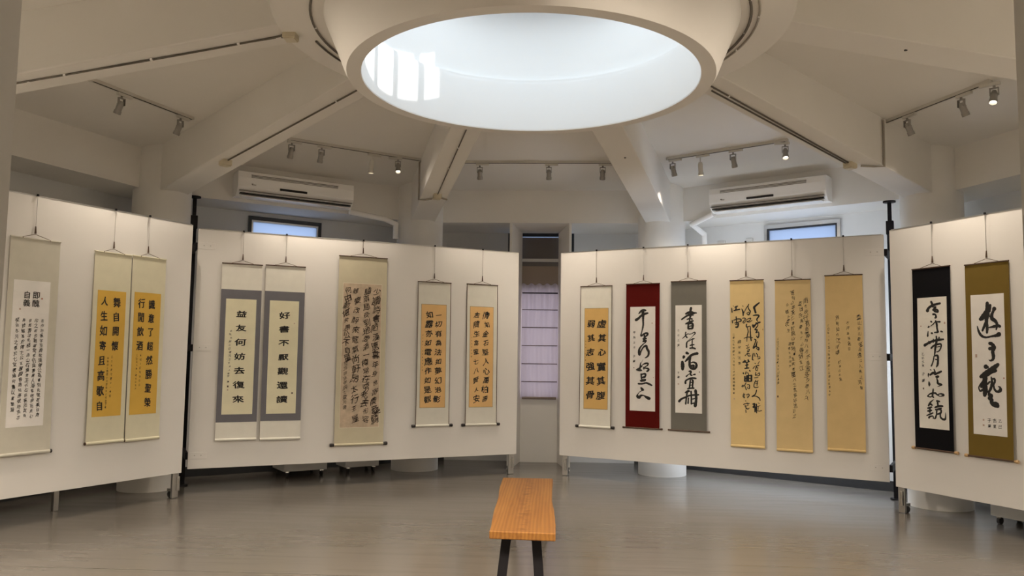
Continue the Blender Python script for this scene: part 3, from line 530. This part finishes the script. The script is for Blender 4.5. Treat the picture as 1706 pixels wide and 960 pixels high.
def w7(ik, U, V, d):
    cols(ik, U, V, [('一切有為法如夢幻泡影', .70, .10, .92, .088), ('如露亦如電應作如是觀', .30, .10, .92, .088), ('金剛經句乙巳年春月吉日書', .07, .30, .64, .016, SIG)], bold=.026, sx=1.0, sz=.9, skew=.16, wild=.5, jit=.08)
def w8(ik, U, V, d):
    cols(ik, U, V, [('情如金石堅人心萬柏壽', .69, .085, .92, .080), ('志隨生富翠七八賢人安', .28, .085, .92, .080), ('乙巳年春月吉日書', .07, .28, .50, .016, SIG)], bold=.018, sx=.95, sz=.95, skew=.16, wild=.75, jit=.12)
def w9(ik, U, V, d):
    cols(ik, U, V, [('虛其心實其腹', .73, .155, .865, .108), ('弱其志強其骨', .26, .155, .865, .108), ('老子句乙巳年書', .05, .33, .52, .015, SIG)], bold=.034, sx=1.0, sz=.88, skew=.12, wild=.4, jit=.06)
def w10(ik, U, V, d):
    ik.traced(d['st'], U(0), V(0), 1.22); cols(ik, U, V, [('甲辰之月', .17, .25, .395, .026), ('子華', .165, .48, .527, .028)], bold=.016, wild=.7)
    return [(.16, .59, .010, .011, 'rod'), (.88, .16, .012, .014, 'faintseal'), (.94, .68, .008, .010, 'faintseal')]
def w11(ik, U, V, d):
    ik.traced(d['st'], U(0), V(0), 1.22); cols(ik, U, V, [('乙巳之夏', .12, .236, .375, .024), ('子華', .12, .63, .672, .026)], bold=.016, wild=.7)
    return [(.12, .735, .016, .012, 'faintseal'), (.91, .62, .010, .014, 'rod')]
def w12(ik, U, V, d):
    ik.traced(d['st'], U(0), V(0), 1.08); cols(ik, U, V, [('柳宗元江雪', .27, .375, .505, .034), ('二零二五甲辰年八月廿二日於鳳城書室', .10, .33, .66, .022)], bold=.012, wild=.8)
    return [(.10, .685, .014, .014, 'rod'), (.11, .72, .012, .012, 'faintseal'), (.97, .30, .006, .014, 'seal')]
def w13(ik, U, V, d):
    cols(ik, U, V, [('剛才秋行有色霜林八月不還家多夕意八久', .88, .125, .69, .050), ('五日任龍豪亦了心得好至江', .73, .14, .52, .045), ('寄仙心平天仁書於龍山寶地筆走天青萬八之高風好流已之', .50, .075, .80, .046, dict(u1=.52)), ('今橋上花生', .36, .15, .30, .048), ('菩薩我法師言', .40, .38, .51, .030), ('乙巳三月八日錄舊作於山居書屋', .065, .35, .61, .026)], bold=-.010, wild=1.0, sx=.8, skew=.2, jit=.18)
    return [(.05, .69, .012, .020, 'rod')]
def w14(ik, U, V, d):
    cols(ik, U, V, [('雲山空山藝至高遠江入我上河聲', .90, .245, .645, .044), ('方河邊得名日', .60, .275, .425, .036), ('別有仙竹江浮嘯', .33, .245, .445, .044), ('於南山石泉', .36, .50, .60, .026), ('乙巳年二月十五夜錄舊句於江上草堂風雨聲中', .075, .29, .69, .022)], bold=-.016, wild=1.0, sx=.8, skew=.2, jit=.18)
def w15(ik, U, V, d):
    ik.traced(d['st'], U(0), V(0), 1.22); cols(ik, U, V, [('乙巳之夏', .17, .436, .525, .026), ('子華', .17, .59, .64, .032)], bold=.016, wild=.7)
    return [(.17, .70, .012, .016, 'rod'), (.93, .20, .014, .018, 'faintseal'), (.12, .22, .012, .012, 'faintseal')]
def w16(ik, U, V, d):
    ik.traced(d['st'], U(0), V(0), 1.22); cols(ik, U, V, [('乙巳', .80, .895, .935, .032), ('吉夏', .64, .895, .935, .032), ('子華', .48, .895, .935, .032)], bold=.016, wild=.5)
    return [(.31, .895, .014, .014, 'faintseal'), (.31, .932, .014, .014, 'faintseal'), (.13, .44, .016, .026, 'faintseal'), (.94, .595, .010, .012, 'seal')]
aged = mat('aged xuan paper', (.56, .45, .33), .8, bump=.3, bscale=90, vary=.16, vscale=16)
scroll(1, 'pale grey silk scroll with small columns under a four-character seal heading', (.61, .59, .51), (.86, .845, .82), rod='silk', knob='blackmatt', knob_l=.016, group='hanging scrolls', write=w1)
scroll(2, 'cream scroll with yellow paper reading 人生如寄, left of the yellow pair', (.72, .69, .53), (.69, .44, .09), rod='silk', knob='rod', knob_l=.010, knob_r=.014, sides=(-1,), group='hanging scrolls', write=w2)
scroll(3, 'cream scroll with yellow paper reading 行閒飲酒, right of the yellow pair', (.72, .69, .53), (.69, .44, .09), rod='silk', knob='rod', knob_l=.006, knob_r=.013, sides=(-1,), group='hanging scrolls', write=w3_)
scroll(4, 'grey-bordered scroll reading 益友何妨去復來, with a small signature column', (.82, .81, .74), (.82, .785, .58), band=(.165, .165, .185), group='hanging scrolls', write=w4)
scroll(5, 'grey-bordered scroll starting 好書不厭, without signature column', (.82, .81, .74), (.82, .785, .58), band=(.165, .165, .185), group='hanging scrolls', write=w5)
scroll(6, 'tallest scroll with brown aged paper full of wild cursive script', (.62, .575, .43), aged, ink='brownink', border=(.80, .74, .62), knob='blackmatt', knob_l=.045, knob_r=.019, group='hanging scrolls', write=w6)
scroll(7, 'narrow scroll with orange paper starting 一切有為法', (.74, .73, .66), (.78, .51, .23), knob='blackmatt', knob_l=.042, knob_r=.018, edges=True, border=(.30, .22, .12), group='hanging scrolls', write=w7)
scroll(8, 'narrow scroll with orange paper starting 情如金石, nearest the centre window', (.74, .73, .66), (.78, .51, .23), knob='blackmatt', knob_l=.042, knob_r=.018, edges=True, border=(.30, .22, .12), group='hanging scrolls', write=w8)
scroll(9, 'narrow scroll with golden brown paper in bold script starting 虛其心', (.80, .79, .72), (.70, .46, .17), knob='blackmatt', knob_l=.042, knob_r=.018, edges=True, border=(.30, .22, .12), group='hanging scrolls', write=w9)
scroll(10, 'dark red silk scroll with white paper', (.092, .005, .0035), (.82, .80, .77), knob='rod', knob_l=.022, knob_r=.011, roller='thin', ext=.012, group='hanging scrolls', write=w10)
scroll(11, 'dark grey silk scroll with white paper', (.17, .165, .145), (.84, .82, .78), knob='rod', knob_l=.020, knob_r=.010, roller='thin', ext=.015, group='hanging scrolls', write=w11)
scroll(12, 'tan paper scroll in large black cursive headed 江雪', (.76, .58, .29), group='hanging scrolls', write=w12)
scroll(13, 'tan paper scroll with dense small cursive columns', (.68, .52, .27), group='hanging scrolls', write=w13)
scroll(14, 'tan paper scroll with sparse faint columns, beside the black pole', (.66, .49, .24), group='hanging scrolls', write=w14)
scroll(15, 'black silk scroll with white paper', (.007, .007, .009), (.84, .82, .76), knob='tanwood', knob_l=.030, knob_r=.015, roller='thin', ext=.006, group='hanging scrolls', write=w15)
scroll(16, 'olive brown silk scroll with white paper reading 遊于藝', (.17, .115, .026), (.84, .82, .79), knob='tanwood', knob_l=.030, knob_r=.015, roller='thin', ext=.006, group='hanging scrolls', write=w16)

# ---------------------------------------------------------------- air conditioners and their pipe covers
def ac(a, label, t0=-.785, t1=.54):
    W = t1 - t0; H = .275; p = P(a, AP + .03, t0, 3.085); rz = -R(a)
    r = thing('air_conditioner', label, 'air conditioner', p, rz, 'wall air conditioners')
    prof = [(0, 0), (-.13, 0), (-.19, .045), (-.222, .10), (-.228, .20), (-.215, .268), (-.19, H), (0, H)]   # side outline (y, z)
    n = len(prof); mb = MB(); mb.add([(0, y, z) for y, z in prof] + [(W, y, z) for y, z in prof], [tuple(range(n)), tuple(range(2 * n - 1, n - 1, -1))] + [(i, n + i, n + (i + 1) % n, (i + 1) % n) for i in range(n)])
    mb.build('body', M['acwhite'], r, bevel=.006)
    g = MB().box(.03, W - .03, -.205, -.155, .022, .034); g.build('outlet_slot', M['acblack'], r)
    MB().box(.045, W - .045, -.222, -.135, -.006, .004).build('louver_flap', M['acwhite'], r, bevel=.003)
    MB().box(.02, W - .02, -.2262, -.20, .052, .058).build('panel_seam', M['acgrey'], r)
    for i, z in enumerate((.205, .218, .231)): MB().box(.14, W - .20, -.2305, -.2225, z, z + .004).build('intake_line', M['acgrey'], r)
    x = W * .46; MB().box(x - .155, x + .155, -.2305, -.222, .098, .124).build('display_window', M['acblack'], r, bevel=.008)
    lg = MB(); 
    for i, (u, w) in enumerate(((0, .018), (.022, .012), (.037, .012))): lg.box(.145 + u, .145 + u + w, -.2290, -.2235, .128, .131 + .006 * (i == 0))
    lg.build('maker_mark', M['acgrey'], r); MB().box(.15, .19, -.2290, -.2235, .119, .1215).build('maker_line', M['acgrey'], r)
    return r
ac(324, 'white wall air conditioner above the grey-bordered scrolls'); ac(36, 'white wall air conditioner above the tan scrolls')
def duct(a, pts, label):
    r = thing('pipe_cover', label, 'pipe cover', P(a, AP, 0, 3.0), 0, 'air conditioner pipe covers'); o = r.location
    w = [P(a, d, t, z) - o for t, d, z in pts]
    for i, (p, q) in enumerate(zip(w, w[1:])):
        MB().tube([p, q], .034, 10).build('cover_length', M['acwhite'], r)
        if i: MB().revolve([(.001, -.036), (.026, -.026), (.037, 0), (.026, .026), (.001, .036)], 12, (p.x, p.y)).build('cover_elbow', M['acwhite'], r).location.z = p.z
    return r
duct(324, [(.56, AP - .012, 3.07), (1.02, AP - .012, 3.03), (1.165, AP - .012, 2.985), (1.165, AP - .012, 2.80)], 'white pipe cover from the left air conditioner to the column')
duct(36, [(-.81, AP - .012, 3.09), (-1.10, AP + .02, 3.0), (-1.04, AP + .22, 2.90), (-1.03, AP + .24, 2.2)], 'white pipe cover from the right air conditioner to the column')

# ---------------------------------------------------------------- track lighting
def rail(a, t0, t1, label, d=3.74):
    z = slab_z(d); r = thing('light_track', label, 'light track', P(a, d, 0, z), -R(a), 'ceiling light tracks')
    MB().box(t0, t1, -.018, .018, -.026, .004).build('rail', M['trackwhite'], r, bevel=.002)
    MB().box(t0 + .01, t1 - .01, -.0185, -.004, -.028, -.0255).build('rail_slot', M['slot'], r)
    for q in (t0, t1): MB().box(q - .012, q + .012, -.020, .020, -.028, .004).build('end_cap', M['trackwhite'], r, bevel=.002)
    return r
def head_proto(kind):
    r = thing('track_spotlight', 'x', 'spotlight', (0, 0, 0))
    MB().box(-.075, .075, -.014, .014, -.026, 0).build('track_adapter', M['trackwhite'], r, bevel=.003)
    if kind == 'yoke':
        MB().cyl((-.03, 0, -.045), (-.03, 0, -.024), .010, n=10).build('swivel', M['headgrey'], r)
        b = MB(); b.box(-.062, .002, -.012, .012, -.050, -.044); b.box(-.062, -.056, -.012, .012, -.105, -.044); b.box(-.004, .002, -.012, .012, -.105, -.044); b.build('yoke', M['headgrey'], r, bevel=.001)
        ax = Vector((0, .42, -.91)).normalized(); c0 = Vector((-.03, 0, -.075))
    else:
        MB().cyl((-.03, 0, -.075), (-.03, 0, -.024), .006, n=10).build('stem', M['trackwhite'], r)
        ax = Vector((0, .12, -.99)).normalized(); c0 = Vector((-.03, 0, -.080))
    q = .95 if kind == 'yoke' else .8
    h = MB().cyl(c0 - ax * .004, c0 + ax * .022, .018, .026, n=20)
    if kind == 'yoke': h.cyl(c0 + ax * .028, c0 + ax * .034, .029, n=20); h.cyl(c0 + ax * .022, c0 + ax * .085, .0265, n=20); h.cyl(c0 + ax * .080, c0 + ax * .088, .030, n=20)
    else: h.cyl(c0 + ax * .022, c0 + ax * .115, .026, n=20)
    e = .089 if kind == 'yoke' else .116
    hd = h.build('lamp_head', M['headgrey'] if kind == 'yoke' else M['trackwhite'], r)
    MB().cyl(c0 + ax * (e - .002), c0 + ax * (e + .002), .0235, n=20).build('lamp_lens', M['lens'], hd)
    MB().revolve([(.0235, -.004), (.0305, -.004), (.0305, .022), (.0275, .022)], 20, closed=True).build('lamp_baffle', M['headgrey'] if kind == 'yoke' else M['trackwhite'], hd)
    bf = bpy.data.objects[-1] if False else [o_ for o_ in hd.children if o_.name.startswith('lamp_baffle')][0]; bf.matrix_local = Matrix.Translation(c0 + ax * e) @ Vector((0, 0, 1)).rotation_difference(ax).to_matrix().to_4x4()
    l = bpy.data.lights.new('spot', 'SPOT'); l.energy = LAMP; l.color = LAMP_COLOR; l.spot_size = R(100); l.spot_blend = 1.0; l.shadow_soft_size = .03
    lo = bpy.data.objects.new('lamp_light', l); COL.objects.link(lo); lo.parent = r; lo.location = c0 + ax * (e + .012)
    lo.rotation_euler = Vector((0, .08, -.99)).to_track_quat('-Z', 'Y').to_euler()
    return r
TR = {288: (-.20, .93, [(.115, 'yoke'), (.79, 'yoke')], 'far left bay'), 324: (-.46, 1.10, [(-.43, 'yoke'), (-.11, 'yoke'), (.46, 'can'), (.71, 'yoke')], 'bay left of the centre'), 0: (-.86, .83, [(-.68, 'yoke'), (.11, 'yoke'), (.72, 'yoke')], 'centre bay'),
      36: (-.95, .38, [(-.89, 'yoke'), (-.56, 'can'), (-.19, 'yoke'), (.30, 'yoke')], 'bay right of the centre'), 72: (-1.08, .07, [(-.81, 'yoke'), (-.21, 'yoke'), (.04, 'yoke')], 'far right bay'),
      108: (-.7, .7, [(-.5, 'yoke'), (0, 'yoke'), (.5, 'yoke')], 'right side bay'), 144: (-.7, .7, [(-.5, 'yoke'), (.5, 'yoke')], 'near right bay'), 216: (-.7, .7, [(-.5, 'yoke'), (.5, 'yoke')], 'near left bay'), 252: (-.7, .7, [(-.5, 'yoke'), (0, 'yoke'), (.5, 'yoke')], 'left side bay'), 180: (-.7, .7, [(-.5, 'yoke'), (.5, 'yoke')], 'bay over the doorway')}
PROT = {}
ORD = ['leftmost', 'second', 'third', 'fourth']
for a, (t0, t1, hs, nm) in TR.items():
    rail(a, t0, t1, 'white ceiling light track in the ' + nm)
    for n, (t, kind) in enumerate(hs):
        lab = ('smooth white cylinder' if kind == 'can' else 'grey yoke-mounted') + ' spotlight, ' + (ORD[n] if n == 0 else ORD[n] + ' from left') + ' on the ' + nm + ' track'
        d = 3.74; loc = P(a, d, t + .03, slab_z(d) - .026); rot = (0, 0, -R(a))
        if kind not in PROT:
            PROT[kind] = head_proto(kind); r = PROT[kind]; r.location = loc; r.rotation_euler = rot; r['label'] = lab; r['group'] = 'track spotlights'
        else: r = dup(PROT[kind], loc, rot, lab, 'track spotlights')
        if (a, n) in ((324, 3), (36, 3), (72, 2)):      # lamps turned back towards the hall
            r.rotation_euler = (0, 0, -R(a) + math.pi + R({324: -20, 36: 25, 72: 30}[a]))
            for lo in [x for x in bpy.data.objects if x.type == 'LIGHT' and x.parent == r]:
                lo.data = lo.data.copy(); lo.data.energy = CROSS * (.5 if a == 72 else .07); lo.data.spot_size = R(110); lo.data.spot_blend = 1.0; lo.data.shadow_soft_size = .05; lo.rotation_euler = Vector((0, 1, -.85)).to_track_quat('-Z', 'Y').to_euler()
        if 100 < a < 260:                       # the near bays: outer lamps wash their own wall, the others point across the hall
            cross = n == 1 or len(hs) == 2
            if cross: r.rotation_euler = (0, 0, -R(a) + math.pi)
            for lo in [x for x in bpy.data.objects if x.type == 'LIGHT' and x.parent == r]:
                lo.data = lo.data.copy(); lo.data.shadow_soft_size = .05
                side = a in (108, 252)
                if cross:                       # flood the near half of the hall floor, the side bays reach the far boards
                    lo.data.energy = CROSS * {108: 1.15, 144: 1.9, 180: 1.9, 216: 1.9, 252: 1.5}[a]; lo.data.spot_size = R(70 if side else 105); lo.data.spot_blend = 1.0
                    lo.rotation_euler = Vector((0, 1, -.55) if side else (0, .45, -1.0)).to_track_quat('-Z', 'Y').to_euler()
                    if a == 180 and n == 0:     # one lamp over the doorway reaches the centre window
                        lo.data.energy = CROSS * 1.5; lo.data.spot_size = R(36); lo.rotation_euler = Vector((.06, 1, -.28)).to_track_quat('-Z', 'Y').to_euler()
                else:
                    lo.data.energy = CROSS * 1.5; lo.data.spot_size = R(120); lo.rotation_euler = Vector((0, .5, -.85)).to_track_quat('-Z', 'Y').to_euler()

# ---------------------------------------------------------------- cables, conduits and junction boxes
def cable(pts, label, rad=.007, m='cable', cat='cable', clips=(), name='ceiling_cable', group='ceiling cables'):
    o = Vector(pts[0]); r = thing(name, label, cat, o, 0, group)
    MB().tube([Vector(p) - o for p in pts], rad, 8).build('sheath', M[m], r)
    for c in clips:
        c = Vector(c) - o; MB().box(c.x - .009, c.x + .009, c.y - .009, c.y + .009, c.z - .008, c.z + .009).build('cable_clip', M['acwhite'], r, bevel=.003)
    return r
def on_beam(a, r, s, dz=-.007): q = P(a, r, s); return Vector((q.x, q.y, beam_z(r) + dz))
def jbox(a, r, s, label, sz=.045):
    q = on_beam(a, r, s, 0); o = thing('junction_box', label, 'junction box', q, -R(a), 'junction boxes')
    MB().box(-sz, sz, -sz, sz, -.045, .012).build('box', M['jbox'], o, bevel=.005); MB().box(-sz * .86, sz * .86, -sz * .86, sz * .86, -.052, -.045).build('lid', M['jbox'], o, bevel=.003)
    MB().cyl((0, sz, -.02), (0, sz + .02, -.02), .014, n=10).build('gland', M['acgrey'], o)
jbox(-90, 1.64, 0, 'ivory junction box where the far left beam meets the skylight ring'); jbox(-54, 3.63, -.03, 'ivory junction box on the beam end beside the left air conditioner')
jbox(-18, 3.75, .02, 'ivory junction box under the beam left of the centre bay'); jbox(54, 3.62, -.06, 'ivory junction box on the beam end beside the right air conditioner')
def beam_line(a, r0, r1, s0, s1, sag=.0, n=12): return [on_beam(a, r0 + (r1 - r0) * i / n, s0 + (s1 - s0) * i / n + sag * math.sin(i / n * math.pi * 2)) for i in range(n + 1)]
cable(beam_line(-90, 1.68, 4.55, .0, -.04, .008), 'dark cable clipped along the far left ceiling beam', clips=[on_beam(-90, q, -.04 * (q - 1.68) / 2.87) for q in (2.0, 2.6, 3.2, 3.45)])
cable(beam_line(-54, 1.72, 3.60, .02, -.03), 'dark cable along the beam towards the left air conditioner', clips=[on_beam(-54, 2.05, .012)])
cable(beam_line(-18, 1.72, 3.72, .0, .02), 'dark cable along the beam left of the centre bay', clips=[on_beam(-18, q, .005) for q in (2.0, 2.5, 3.0)], rad=.006)
cable(beam_line(54, 1.72, 3.60, -.01, -.05), 'upper dark cable along the beam towards the right air conditioner', clips=[on_beam(54, 1.95, -.015)])
cable(beam_line(54, 1.80, 3.60, -.06, -.08), 'lower dark cable along the beam towards the right air conditioner')
def arc(a0, a1, r0, wob=0, n=40): return [P(a0 + (a1 - a0) * i / n, r0 + wob * math.sin(i * .9), 0, 3.555) for i in range(n + 1)]
cable(arc(-175, -55, 1.44), 'inner cable curving round the left of the skylight ring', rad=.008, clips=[P(q, 1.44, 0, 3.556) for q in (-115, -95, -72)])
cable(arc(-86, -55, 1.50, .0), 'outer cable curving round the left of the skylight ring', clips=[P(-70, 1.50, 0, 3.556)])
cable(arc(55, 175, 1.42), 'inner cable curving round the right of the skylight ring', rad=.009, clips=[P(q, 1.42, 0, 3.556) for q in (70, 90, 110)])
cable(arc(55, 175, 1.47, .0), 'outer cable curving round the right of the skylight ring', m='conduit', clips=[P(q, 1.47, 0, 3.556) for q in (78, 100)])
def bpt(a, r, s, z): q = P(a, r, s); return Vector((q.x, q.y, z))
cable([P(324, 3.76, 1.135, slab_z(3.76) - .014), bpt(-18, 3.90, -.165, 3.575), bpt(-18, 3.90, -.165, 3.30), bpt(-18, 3.90, -.165, beam_z(3.9) - .012), bpt(-18, 3.90, -.10, beam_z(3.9) - .012), bpt(-18, 3.84, -.02, beam_z(3.84) - .012)], 'grey conduit from the track left of the centre down the beam side', .010, 'conduit', 'conduit', name='electrical_conduit', group='lighting conduits')
cable([bpt(-18, 3.80, .05, beam_z(3.8) - .012), bpt(-18, 3.84, .15, beam_z(3.84) - .012)], 'short grey conduit crossing the beam end left of the centre bay', .010, 'conduit', 'conduit', name='electrical_conduit', group='lighting conduits')
cable([P(72, 3.74, -1.105, slab_z(3.74) - .014), bpt(54, 3.80, .165, 3.585), bpt(54, 3.80, .165, 3.35), bpt(54, 3.80, .165, beam_z(3.8) - .012), bpt(54, 3.76, .09, beam_z(3.76) - .012), bpt(54, 3.69, .0, beam_z(3.69) - .012)], 'grey conduit from the far right track down the beam side', .010, 'conduit', 'conduit', name='electrical_conduit', group='lighting conduits')

cable(beam_line(-90, 1.75, 3.9, .018, -.055, -.006), 'thin second strand beside the far left beam cable', rad=.003)
for i, (a, r_) in enumerate(((90, 2.45), (90, 3.25), (18, 2.05), (18, 2.75))):
    q = on_beam(a, r_, .02, 0); o = thing('wall_plug', 'small dark plug hole under the ' + ('far right' if a == 90 else 'centre right') + ' beam, ' + ('nearer the skylight' if i % 2 == 0 else 'farther from the skylight'), 'plug', q, 0, 'plug holes under the beams')
    MB().cyl((0, 0, -.004), (0, 0, .004), .011, n=12).build('plug_rim', M['slot'], o)
# ---------------------------------------------------------------- wall outlets behind the right-hand boards
for t, z, w in ((-.98, 2.80, .05), (-.62, 2.80, .045)):
    r = thing('wall_outlet', 'white outlet box high on the right back wall, ' + ('farther from' if t < -.7 else 'nearer') + ' the window', 'outlet', P(36, dw - .001, t, z), -R(36), 'wall outlets')
    MB().box(-w, w, -.02, 0, -.06, .06).build('cover_plate', M['plinth'], r, bevel=.004); MB().box(-w * .5, w * .5, -.024, -.02, -.02, .02).build('socket', M['acgrey'], r)

# ---------------------------------------------------------------- plinths stored behind the boards
def plinth(loc, rz, w, d, h, label):
    r = thing('display_plinth', label, 'plinth', (*loc, 0), rz, 'plinths stored behind boards')
    MB().box(0, w, 0, d, .07, h).build('box', M['plinth'], r, bevel=.004)
    for x in (.05, w - .05):
        for y in (.05, d - .05):
            c_ = MB().cyl((x - .012, y, .03), (x + .012, y, .03), .03, n=16).build('caster', M['rubber'], r); MB().box(x - .02, x + .02, y - .02, y + .02, .055, .071).build('caster_plate', M['chrome'], c_)
plinth((-2.80, 8.85), R(36), .50, .42, .8, 'white plinth on casters behind the grey-bordered scrolls')
plinth((-2.22, 9.28), R(36), .42, .30, .8, 'white plinth on casters behind the brown cursive scroll')
plinth((3.985, 7.26), R(-64), .70, .35, .8, 'white plinth on casters behind the olive scroll')

# ---------------------------------------------------------------- bench under the skylight
bn = thing('wooden_bench', 'honey-coloured wooden slab bench on black legs in the middle of the floor', 'bench', (0, 5.44, 0))
rb = random.Random(3); Lp, Rp = [], []
for i in range(25):
    q = i / 24; y = -.955 + 1.93 * q
    Lp.append((-.176 - .045 * q + .0035 * math.sin(q * 13 + 1) * min(1, q * 8) + rb.uniform(-.0015, .0015), y + (.0 if i else .005)))
    Rp.append((.190 - .018 * q - .012 * q * (1 - q) + .006 * math.sin(q * 8) + rb.uniform(-.002, .002), y + (.03 * q - .02 if True else 0)))
MB().prism([(x, y) for x, y in Rp] + [(x, y) for x, y in Lp[::-1]], .385, .43).build('seat', M['wood'], bn, bevel=.007, seg=3)

for y in (-.83, .80):
    for x0, x1 in ((-.085, -.128), (.082, .112)):
        w = .027; MB().prism([(x0 - w, y - .02), (x0 + w, y - .02), (x0 + w, y + .02), (x0 - w, y + .02)], .01, .375)
        mb = MB(); a = [(x1 - w, y - .02, .0), (x1 + w, y - .02, .0), (x1 + w, y + .02, .0), (x1 - w, y + .02, .0), (x0 - w, y - .02, .38), (x0 + w, y - .02, .38), (x0 + w, y + .02, .38), (x0 - w, y + .02, .38)]
        mb.add(a, [(0, 3, 2, 1), (4, 5, 6, 7), (0, 1, 5, 4), (1, 2, 6, 5), (2, 3, 7, 6), (3, 0, 4, 7)]).build('leg', M['black'], bn, bevel=.003)
    MB().box(-.13, .125, y - .03, y + .03, .377, .3855).build('mounting_plate', M['black'], bn)
